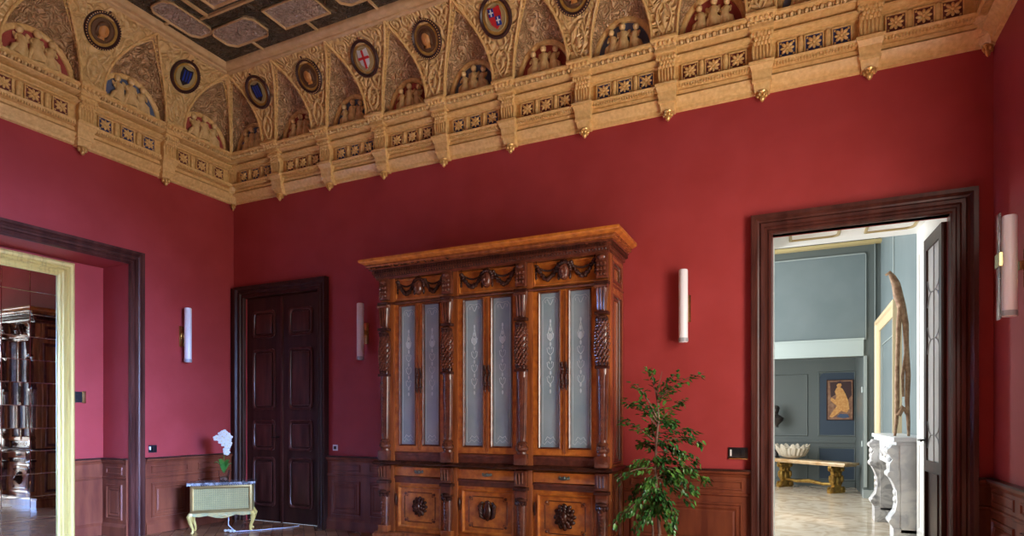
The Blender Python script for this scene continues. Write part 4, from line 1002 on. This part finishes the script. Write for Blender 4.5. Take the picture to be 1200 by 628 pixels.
for bi, (xa, xb) in enumerate(bays):
    xm = (xa+xb)/2; y = 5.50
    # frieze panel
    b = MB(); b.box(xa, xb, y, y+.05, 2.77, 3.03); b.casing([(0, -.0), (-.0, .02), (-.012, .024), (-.02, .004)], xa, xb, 2.785, 3.015, True)
    for v in b.bm.verts:
        if abs(v.co.y) < .1: v.co.y += y
    fp = wl(b, 'frieze_panel', 'honey', smooth=25)
    b = MB(); face(b, xm, y-.004, 2.90, 1.45); wl(b, 'mask_face', 'carved_mid', fp, 80)
    b = MB(); hair(b, xm, y-.004, 2.905, 1.45); b.ell((xm, y-.02, 2.985), (.03, .02, .014)); wl(b, 'mask_hair', 'carved', fp, 80)
    for s in (-1, 1):
        b = MB(); rr = random.Random(bi*2+s)
        Lg = (xb-xa)/2-.035
        for k in range(24):
            t = k/23; x = xm+s*(.065+t*(Lg-.065)); z = 2.985-.135*math.sin(PI*min(1, t*1.02))**.9+rr.uniform(-.008, .008)
            b.ell((x, y-.018, z), (rr.uniform(.013, .023), rr.uniform(.016, .030), rr.uniform(.014, .026)), (0, rr.uniform(-1, 1)), u=7, v=5)
            if k % 2: b.ell((x, y-.014, z+.022), (.010, .011, .012), u=6, v=4)
        for k in range(12):
            t = k/11; x = xm+s*(.07+t*.20); z = 2.965-.035*math.sin(PI*t)
            b.ell((x, y-.012, z), (.013, .012, .011), (0, rr.uniform(-1, 1)), u=6, v=4)
        for k in range(4): b.ell((xm+s*(Lg+.005), y-.012, 2.955-k*.028), (.012, .012, .017), u=6, v=4)
        wl(b, 'garland', 'carved', fp, 80)
    # glazed doors
    dw = (xb-xa)/2
    for k in range(2):
        x0, x1 = xa+k*dw+.002, xa+(k+1)*dw-.002; gz0, gz1 = 1.215, 2.715
        # glass aligned to the measured openings
        gx0 = x0+(.072 if k == 0 else .052); gx1 = x1-(.052 if k == 0 else .072)
        b = MB(); b.box(x0, gx0, y-.025, y+.005, 1.14, 2.735); b.box(gx1, x1, y-.025, y+.005, 1.14, 2.735); b.box(gx0, gx1, y-.025, y+.005, 1.14, gz0); b.box(gx0, gx1, y-.025, y+.005, gz1, 2.735)
        dr = wl(b, 'glazed_door', 'honey', smooth=None)
        b = MB(); b.casing([(.0, y+.01), (.0, y+.01)], 0, 0, 0, 0) if False else None
        b.grid([[(gx0-w, y-d, gz0-w), (gx0-w, y-d, gz1+w), (gx1+w, y-d, gz1+w), (gx1+w, y-d, gz0-w)] for w, d in ((-.004, 0), (-.004, .028), (.006, .038), (.012, .034), (.014, .024))], closev=True)
        wl(b, 'glazing_bead', 'carved_mid', dr, 25)
        b = MB(); b.box(gx0, gx1, y-.006, y+.002, gz0, gz1); pn = wl(b, 'glass_pane', 'pane', dr, None)
        b = MB(); cx = (gx0+gx1)/2; yy = y-.0065; hw = (gx1-gx0)/2-.022
        def line(pts, r=.0022): b.tube([(px_, yy, pz_) for px_, pz_ in pts], r, 4)
        line([(cx-hw, 1.26), (cx-hw, 2.64), (cx-hw+.03, 2.675), (cx, 2.665), (cx+hw-.03, 2.675), (cx+hw, 2.64), (cx+hw, 1.26)])
        line([(cx-hw, 1.26), (cx-hw+.02, 1.245), (cx-.03, 1.28), (cx, 1.255), (cx+.03, 1.28), (cx+hw-.02, 1.245), (cx+hw, 1.26)])
        for s in (-1, 1):
            line([(cx+s*.004, 2.60), (cx+s*.03, 2.655), (cx+s*.055, 2.64), (cx+s*.05, 2.62)], .003)
            for zz in (2.30, 2.16, 2.02, 1.88): line([(cx, zz-.05), (cx+s*.028, zz-.02), (cx+s*.034, zz+.02), (cx+s*.015, zz+.03), (cx+s*.01, zz+.01)], .0032)
            line([(cx, 2.42), (cx+s*.015, 2.36), (cx+s*.03, 2.30)], .003); line([(cx+s*.05, 1.285), (cx+s*.03, 1.32), (cx, 1.30)], .0035)
        for zz in (2.44, 2.36, 2.22, 2.08, 1.94, 1.82, 1.76): b.ell((cx, yy, zz), (.010, .002, .022), u=8, v=6)
        b.ell((cx, yy, 2.29), (.026, .002, .035), u=10, v=6)
        wl(b, 'etched_ornament', 'etch', dr, 60)
        b = MB(); b.box(x1-.012 if k == 0 else x0, x1 if k == 0 else x0+.012, y-.034, y-.02, 1.16, 2.72, .003); wl(b, 'meeting_bead', 'frame', dr)
        hx = x1-.020 if k == 0 else x0+.020
        b = MB(); rr = random.Random(k)
        for q in range(9): b.ell((hx+.008*math.sin(q*1.4), y-.040, 1.80+q*.028), (.013, .012, .018), (0, .6*math.sin(q)), u=7, v=5)
        b.tube([(hx, y-.03, 1.77), (hx, y-.045, 1.84), (hx, y-.03, 1.98), (hx, y-.045, 2.04)], .008, 6); wl(b, 'door_handle', 'carved', dr, 80)
    # apron rail under the doors
    b = MB(); b.box(xa, xb, y-.02, y+.03, 1.04, 1.135); b.box(xa, xb, y-.03, y, 1.10, 1.13, .005); wl(b, 'apron_rail', 'carved_mid', smooth=None)
    # drawer
    b = MB(); b.box(xa+.004, xb-.004, y-.03, y+.02, .875, .975, .006); dv = wl(b, 'drawer', 'honey')
    b = MB(); b.ell((xm, y-.034, .925), (.05, .008, .014), u=12, v=6); b.ell((xm, y-.036, .925), (.014, .012, .022), u=8, v=6)
    for s in (-1, 1): b.tube([(xm+s*.04, y-.034, .93), (xm+s*.035, y-.055, .915), (xm+s*.012, y-.058, .912), (xm, y-.058, .912)], .005, 6); b.ell((xm+s*.045, y-.036, .928), (.014, .008, .018), u=8, v=5)
    wl(b, 'drawer_pull', 'pewter', dv, 80)
    b = MB(); b.box(xa, xb, y-.04, y+.02, .845, .872, .008); b.box(xa, xb, y-.02, y+.02, .80, .845); wl(b, 'drawer_rail', 'carved_mid')
    # lower door
    z0, z1 = .30, .80
    b = MB(); b.box(xa+.003, xb-.003, y-.015, y+.02, z0-.03, z1, .003)
    b.grid([[(xa+.045+w, y-d, z0+.015+w), (xa+.045+w, y-d, z1-.03-w), (xb-.045-w, y-d, z1-.03-w), (xb-.045-w, y-d, z0+.015+w)] for w, d in ((0, .015), (.0, .032), (.010, .038), (.022, .030), (.028, .015))], closev=True)
    ld = wl(b, 'lower_door', 'honey', smooth=25)
    b = MB(); ax0, ax1, az0, az1 = xa+.125, xb-.125, z0+.085, z1-.10; c = .04
    o = [(ax0+c, az0), (ax1-c, az0), (ax1-c, az0+c), (ax1, az0+c), (ax1, az1-c), (ax1-c, az1-c), (ax1-c, az1), (ax0+c, az1), (ax0+c, az1-c), (ax0, az1-c), (ax0, az0+c), (ax0+c, az0+c)]
    b.tube([(p[0], y-.016, p[1]) for p in o+[o[0]]], .006, 6)
    for sx, sz in ((ax0+.015, az0+.015), (ax1-.015, az0+.015), (ax0+.015, az1-.015), (ax1-.015, az1-.015)): b.ell((sx, y-.018, sz), (.016, .012, .016), u=10, v=6)
    wl(b, 'panel_moulding', 'carved_mid', ld)
    b = MB(); zc = (az0+az1)/2+.01; rr = random.Random(bi+5)
    if bi == 1:      # urn held by scrolling wings
        b.lathe([(.004, -.10), (.025, -.085), (.045, -.03), (.048, .02), (.03, .06), (.018, .075), (.032, .09), (.012, .11)], (xm, y-.02, zc), 12, 1, .8)
        for s in (-1, 1):
            for k in range(4): b.tube([(xm+s*.03, y-.015, zc-.08+k*.02), (xm+s*(.075+.006*k), y-.035, zc-.05+k*.035), (xm+s*(.085-.008*k), y-.03, zc+.0+k*.03), (xm+s*(.06-.006*k), y-.02, zc+.02+k*.022)], [.010, .017, .014, .006], 7)
    else:            # maned lion mask
        S = 1.25 if bi == 2 else 1.05
        for ring, (r, n_, sz) in enumerate(((.082, 12, .030), (.062, 10, .028), (.042, 8, .024))):
            for k in range(n_):
                a = 2*PI*k/n_+ring*.3; b.ell((xm+S*r*math.cos(a)*.85, y-.020-ring*.016, zc+S*r*math.sin(a)), (S*sz*.62, .022, S*sz*.85), (0, PI/2-a+rr.uniform(-.8, .8)), u=8, v=6)
        b.ell((xm, y-.060, zc), (.036*S, .034, .046*S), u=12, v=8); b.ell((xm, y-.095, zc-.012), (.014, .014, .016), u=8, v=6); b.ell((xm, y-.088, zc-.035), (.024, .014, .012), u=8, v=6)
        for s in (-1, 1): b.ell((xm+s*.018, y-.088, zc+.015), (.010, .008, .008), u=8, v=5)
    wl(b, 'lion_mask' if bi != 1 else 'urn_carving', 'carved', ld, 80)
    b = MB(); b.tube([(xa+.022, y-.03, .55), (xa+.022, y-.035, .68)], .008, 6); b.ell((xa+.022, y-.034, .615), (.012, .012, .05)); wl(b, 'escutcheon', 'carved', ld)

# ------------------------------------------------------------------ radiator cabinet, orchid and cable
A = Vector((-6.57, 4.95, 0)); B = Vector((-6.105, 5.415, 0)); cdir = (B-A).normalized(); cw = (B-A).length
cab = empty('radiator_cabinet', ((A.x+B.x)/2, (A.y+B.y)/2, FZ), PI/4); tag(cab, 'small gilt cane-fronted radiator cabinet with marble top set across the corner', 'cabinet')
hw = cw/2+.02; dp = .26
b = MB(); b.box(-hw, hw, 0, dp, .245, .585); b.build('cabinet_body', 'green_gilt', cab, smooth=None)
b = MB(); b.box(-hw+.045, hw-.045, -.004, .01, .275, .545); b.build('cane_backing', 'grille_gap', cab, smooth=None)
b = MB(); n = 30
for i in range(n+1): x = -hw+.045+i*(2*hw-.09)/n; b.box(x-.0035, x+.0035, -.010, -.003, .275, .545)
for i in range(15): z = .275+i*.27/14; b.box(-hw+.045, hw-.045, -.011, -.004, z-.003, z+.003)
b.build('cane_weave', 'grille', cab, smooth=None)
b = MB(); b.casing([(0, .0), (0, .02), (.012, .026), (.035, .022), (.045, .0)], -hw+.045, hw-.045, .285, .54, True); b.build('front_frame', 'olive_brass', cab, smooth=25)
b = MB(); N_ = 30
top = [(-hw-.03+i*(2*hw+.06)/N_, -.03-.010*abs(math.sin(i*PI/3))) for i in range(N_+1)]
b.poly([(x, y_, .585) for x, y_ in top]+[(hw+.03, dp+.01, .585), (-hw-.03, dp+.01, .585)], (0, 0, .028)); b.build('marble_top', 'dark_marble', cab, smooth=None)
b = MB()
for i in range(N_): b.ell((-hw-.02+i*(2*hw+.04)/(N_-1), -.034, .588), (.012, .010, .014), u=6, v=4)
b.build('scalloped_edge', 'dark_marble', cab)
b = MB(); ap = [(-hw, .245), (hw, .245), (hw, .215), (hw*.7, .20), (hw*.45, .215), (hw*.2, .185), (0, .175), (-hw*.2, .185), (-hw*.45, .215), (-hw*.7, .20), (-hw, .215)]
b.poly([(x, -.01, z) for x, z in ap], (0, .025, 0)); b.ell((0, -.012, .21), (.06, .012, .02)); b.build('shaped_apron', 'green_gilt', cab)
for sx in (-1, 1):
    for yy, sy in ((.02, -1), (dp-.02, 1)):
        b = MB(); b.tube([(sx*(hw-.02), yy, .25), (sx*(hw+.005), yy+sy*.015, .20), (sx*(hw-.005), yy+sy*.01, .13), (sx*(hw-.03), yy, .06), (sx*(hw-.03), yy+sy*.004, .02), (sx*(hw-.015), yy+sy*.015, 0)], [.030, .034, .022, .015, .013, .018], 8)
        b.build('leg', 'gildframe', cab)
# orchid
op = Vector((-6.48, 5.33, FZ+.613))
orc = empty('potted_orchid', op); tag(orc, 'white orchid in a clear glass pot on the radiator cabinet', 'orchid')
b = MB(); b.lathe([(.052, 0), (.066, .13), (.062, .13), (.048, .008)], n=20); b.build('glass_pot', 'glass', orc)
b = MB(); b.lathe([(.040, .008), (.045, .05), (.01, .055)], n=16); b.build('potting_bark', 'bark', orc)
b = MB()
for a, l, h in ((2.6, .12, .13), (.4, .10, .12), (4.0, .11, .14), (1.6, .08, .16), (5.2, .10, .12), (3.2, .09, .17)):
    rows = []
    for i in range(7):
        t = i/6; r = l*t; z = .10+h*math.sin(t*2.0); w = .030*math.sin(PI*min(1, t*.95+.05))**.6
        c = Vector((r*math.cos(a), r*math.sin(a), z)); nrm = Vector((-math.sin(a), math.cos(a), 0))
        rows.append([c-nrm*w, c-Vector((0, 0, .006)), c+nrm*w])
    b.grid(rows)
o = b.build('leaves', 'orch_leaf', orc, smooth=80); o.modifiers.new('s', 'SOLIDIFY').thickness = .003
b = MB(); st = [(0, 0, .10), (.0, .0, .30), (.015, -.005, .46), (.01, -.02, .56), (-.03, -.04, .60)]; b.tube(st, .004, 6); b.build('flower_stem', 'orch_leaf', orc)
b = MB(); th = MB(); rr = random.Random(11); vd = Vector((.78, -.62, .05)).normalized(); rt = Vector((.62, .78, 0))
for i, (fx, fz) in enumerate(((-.085, .53), (-.03, .58), (.0, .60), (.03, .575), (0, .53), (.045, .50), (-.0, .46), (.04, .43), (.025, .38), (-.03, .49), (.06, .54), (.03, .35), (-.02, .55), (.02, .50), (.055, .46))):
    c = rt*fx+Vector((0, 0, fz+.0))+vd*rr.uniform(.01, .045)
    for k in range(5):
        a = k*2*PI/5+rr.uniform(0, .4); d_ = rt*math.cos(a)+Vector((0, 0, 1))*math.sin(a); pc = c+d_*.021
        b.ell(pc, (.022, .006, .018), (0, rr.uniform(-.5, .5), math.atan2(rt.y, rt.x)), u=8, v=5)
    th.ell(c+vd*.008, (.006, .006, .006), u=6, v=5)
b.build('petals', 'petal', orc, smooth=80); th.build('flower_throats', 'yellow', orc)
b = MB(); b.tube([(-6.30, 5.25, FZ+.20), (-6.27, 5.22, FZ+.09), (-6.20, 5.26, FZ+.012), (-6.05, 5.45, FZ+.008), (-5.95, 5.60, FZ+.008), (-5.85, 5.72, FZ+.008), (-5.8, 5.9, FZ+.008)], .006, 6)
tag(b.build('cable', 'cable'), 'grey cable trailing from the radiator cabinet across the floor to the dark door', 'cable')
b = MB()
for i in range(5): b.ell((-6.32+.03*i, 5.22+.02*(i % 3), FZ+.02), (.022, .02, .016), u=8, v=6)
tag(b.build('crumpled_paper', 'petal'), 'small crumpled white paper on the floor under the cabinet', 'paper')

# ------------------------------------------------------------------ weeping fig
fx, fy = -1.14, 5.42
fig = empty('potted_fig', (fx, fy, FZ)); tag(fig, 'tall leafy weeping fig between wardrobe and doorway', 'plant')
b = MB(); b.lathe([(.12, 0), (.13, .02), (.165, .26), (.175, .27), (.175, .29), (.15, .29), (.145, .25)], n=24); b.build('pot', 'terracotta', fig)
b = MB(); b.lathe([(.143, .25), (.01, .262)], n=20); b.build('soil', 'soil', fig)
rr = random.Random(21)
def P(u, v, y=fy):
    s = (u-600)/712; t = y/(.9048+.4258*s); return Vector(((-.4258+.9048*s)*t-fx, y-fy, 1.5+(490-v)/712*t-FZ))
br = MB(); lv = MB()
trunk = [Vector((0.0, 0, .25)), P(773, 625), P(770, 590), P(768, 550), P(769, 520), P(772, 490), P(770, 460), P(776, 435)]
br.tube(trunk, [.018, .015, .014, .013, .011, .008, .005, .002], 8)
br.tube([Vector((-.03, .02, .25)), P(765, 620), P(762, 585), P(764, 560)], [.012, .010, .009, .007], 6)
def leaf(p, d, sz):
    d = (d+Vector((0, 0, -.55))).normalized(); side = d.cross(Vector((rr.uniform(-.5, .5), rr.uniform(-.5, .5), 1))).normalized(); nn = side.cross(d).normalized()
    w = sz*.24
    c = [p, p+d*sz*.3+side*w+nn*.004, p+d*sz*.65+side*w*.8, p+d*sz, p+d*sz*.65-side*w*.8, p+d*sz*.3-side*w+nn*.004]; m = [p+d*sz*.32-nn*.004, p+d*sz*.66-nn*.004]
    V = [lv.bm.verts.new(q) for q in c+m]
    for q in ((0, 1, 6), (1, 2, 7, 6), (2, 3, 7), (3, 4, 7), (4, 5, 6, 7), (5, 0, 6)): lv.bm.faces.new([V[k] for k in q])
tips = [(828, 438, 470, 12), (795, 440, 470, 14), (748, 450, 490, 12), (735, 470, 500, 16), (726, 492, 520, 18), (760, 432, 470, 12), (800, 468, 500, 18), (822, 520, 520, 20), (816, 505, 510, 16), (818, 575, 545, 28), (828, 565, 550, 26),
        (804, 535, 520, 24), (790, 495, 500, 22), (745, 520, 530, 26), (757, 500, 520, 22), (735, 585, 560, 24), (725, 612, 570, 26), (745, 625, 575, 28), (756, 575, 560, 24), (798, 605, 575, 30), (786, 625, 580, 28), (776, 600, 570, 20), (812, 552, 540, 22),
        (808, 590, 560, 18), (742, 545, 545, 22), (730, 560, 550, 16), (765, 480, 500, 18), (783, 455, 480, 14), (775, 540, 550, 22), (790, 565, 560, 22), (752, 470, 495, 14), (738, 600, 575, 14), (815, 540, 530, 18), (762, 610, 590, 22)]
for (u, v, v0, n) in tips:
    base = P(770, v0); tip = P(u, v)+Vector((0, rr.uniform(-.22, .18), 0)); midp = base.lerp(tip, .5)+Vector((0, 0, .06+rr.uniform(0, .04)))
    pts = [base*(1-t)**2+midp*2*t*(1-t)+tip*t*t for t in [i/8 for i in range(9)]]
    br.tube(pts, [.006-.0005*i for i in range(9)], 5)
    for k in range(int(n*2.9)):
        t = .12+.88*(k+rr.random())/int(n*2.9); i = min(7, int(t*8)); p = pts[i].lerp(pts[i+1], t*8-i)
        d = (pts[i+1]-pts[i]).normalized()+Vector((rr.uniform(-1, 1), rr.uniform(-1, 1), rr.uniform(-.6, .6)))
        leaf(p+Vector((rr.uniform(-.035, .035), rr.uniform(-.035, .035), rr.uniform(-.035, .025))), d, rr.uniform(.04, .07))
br.build('trunk', 'bark', fig); lv.build('foliage', 'fig', fig, smooth=60)
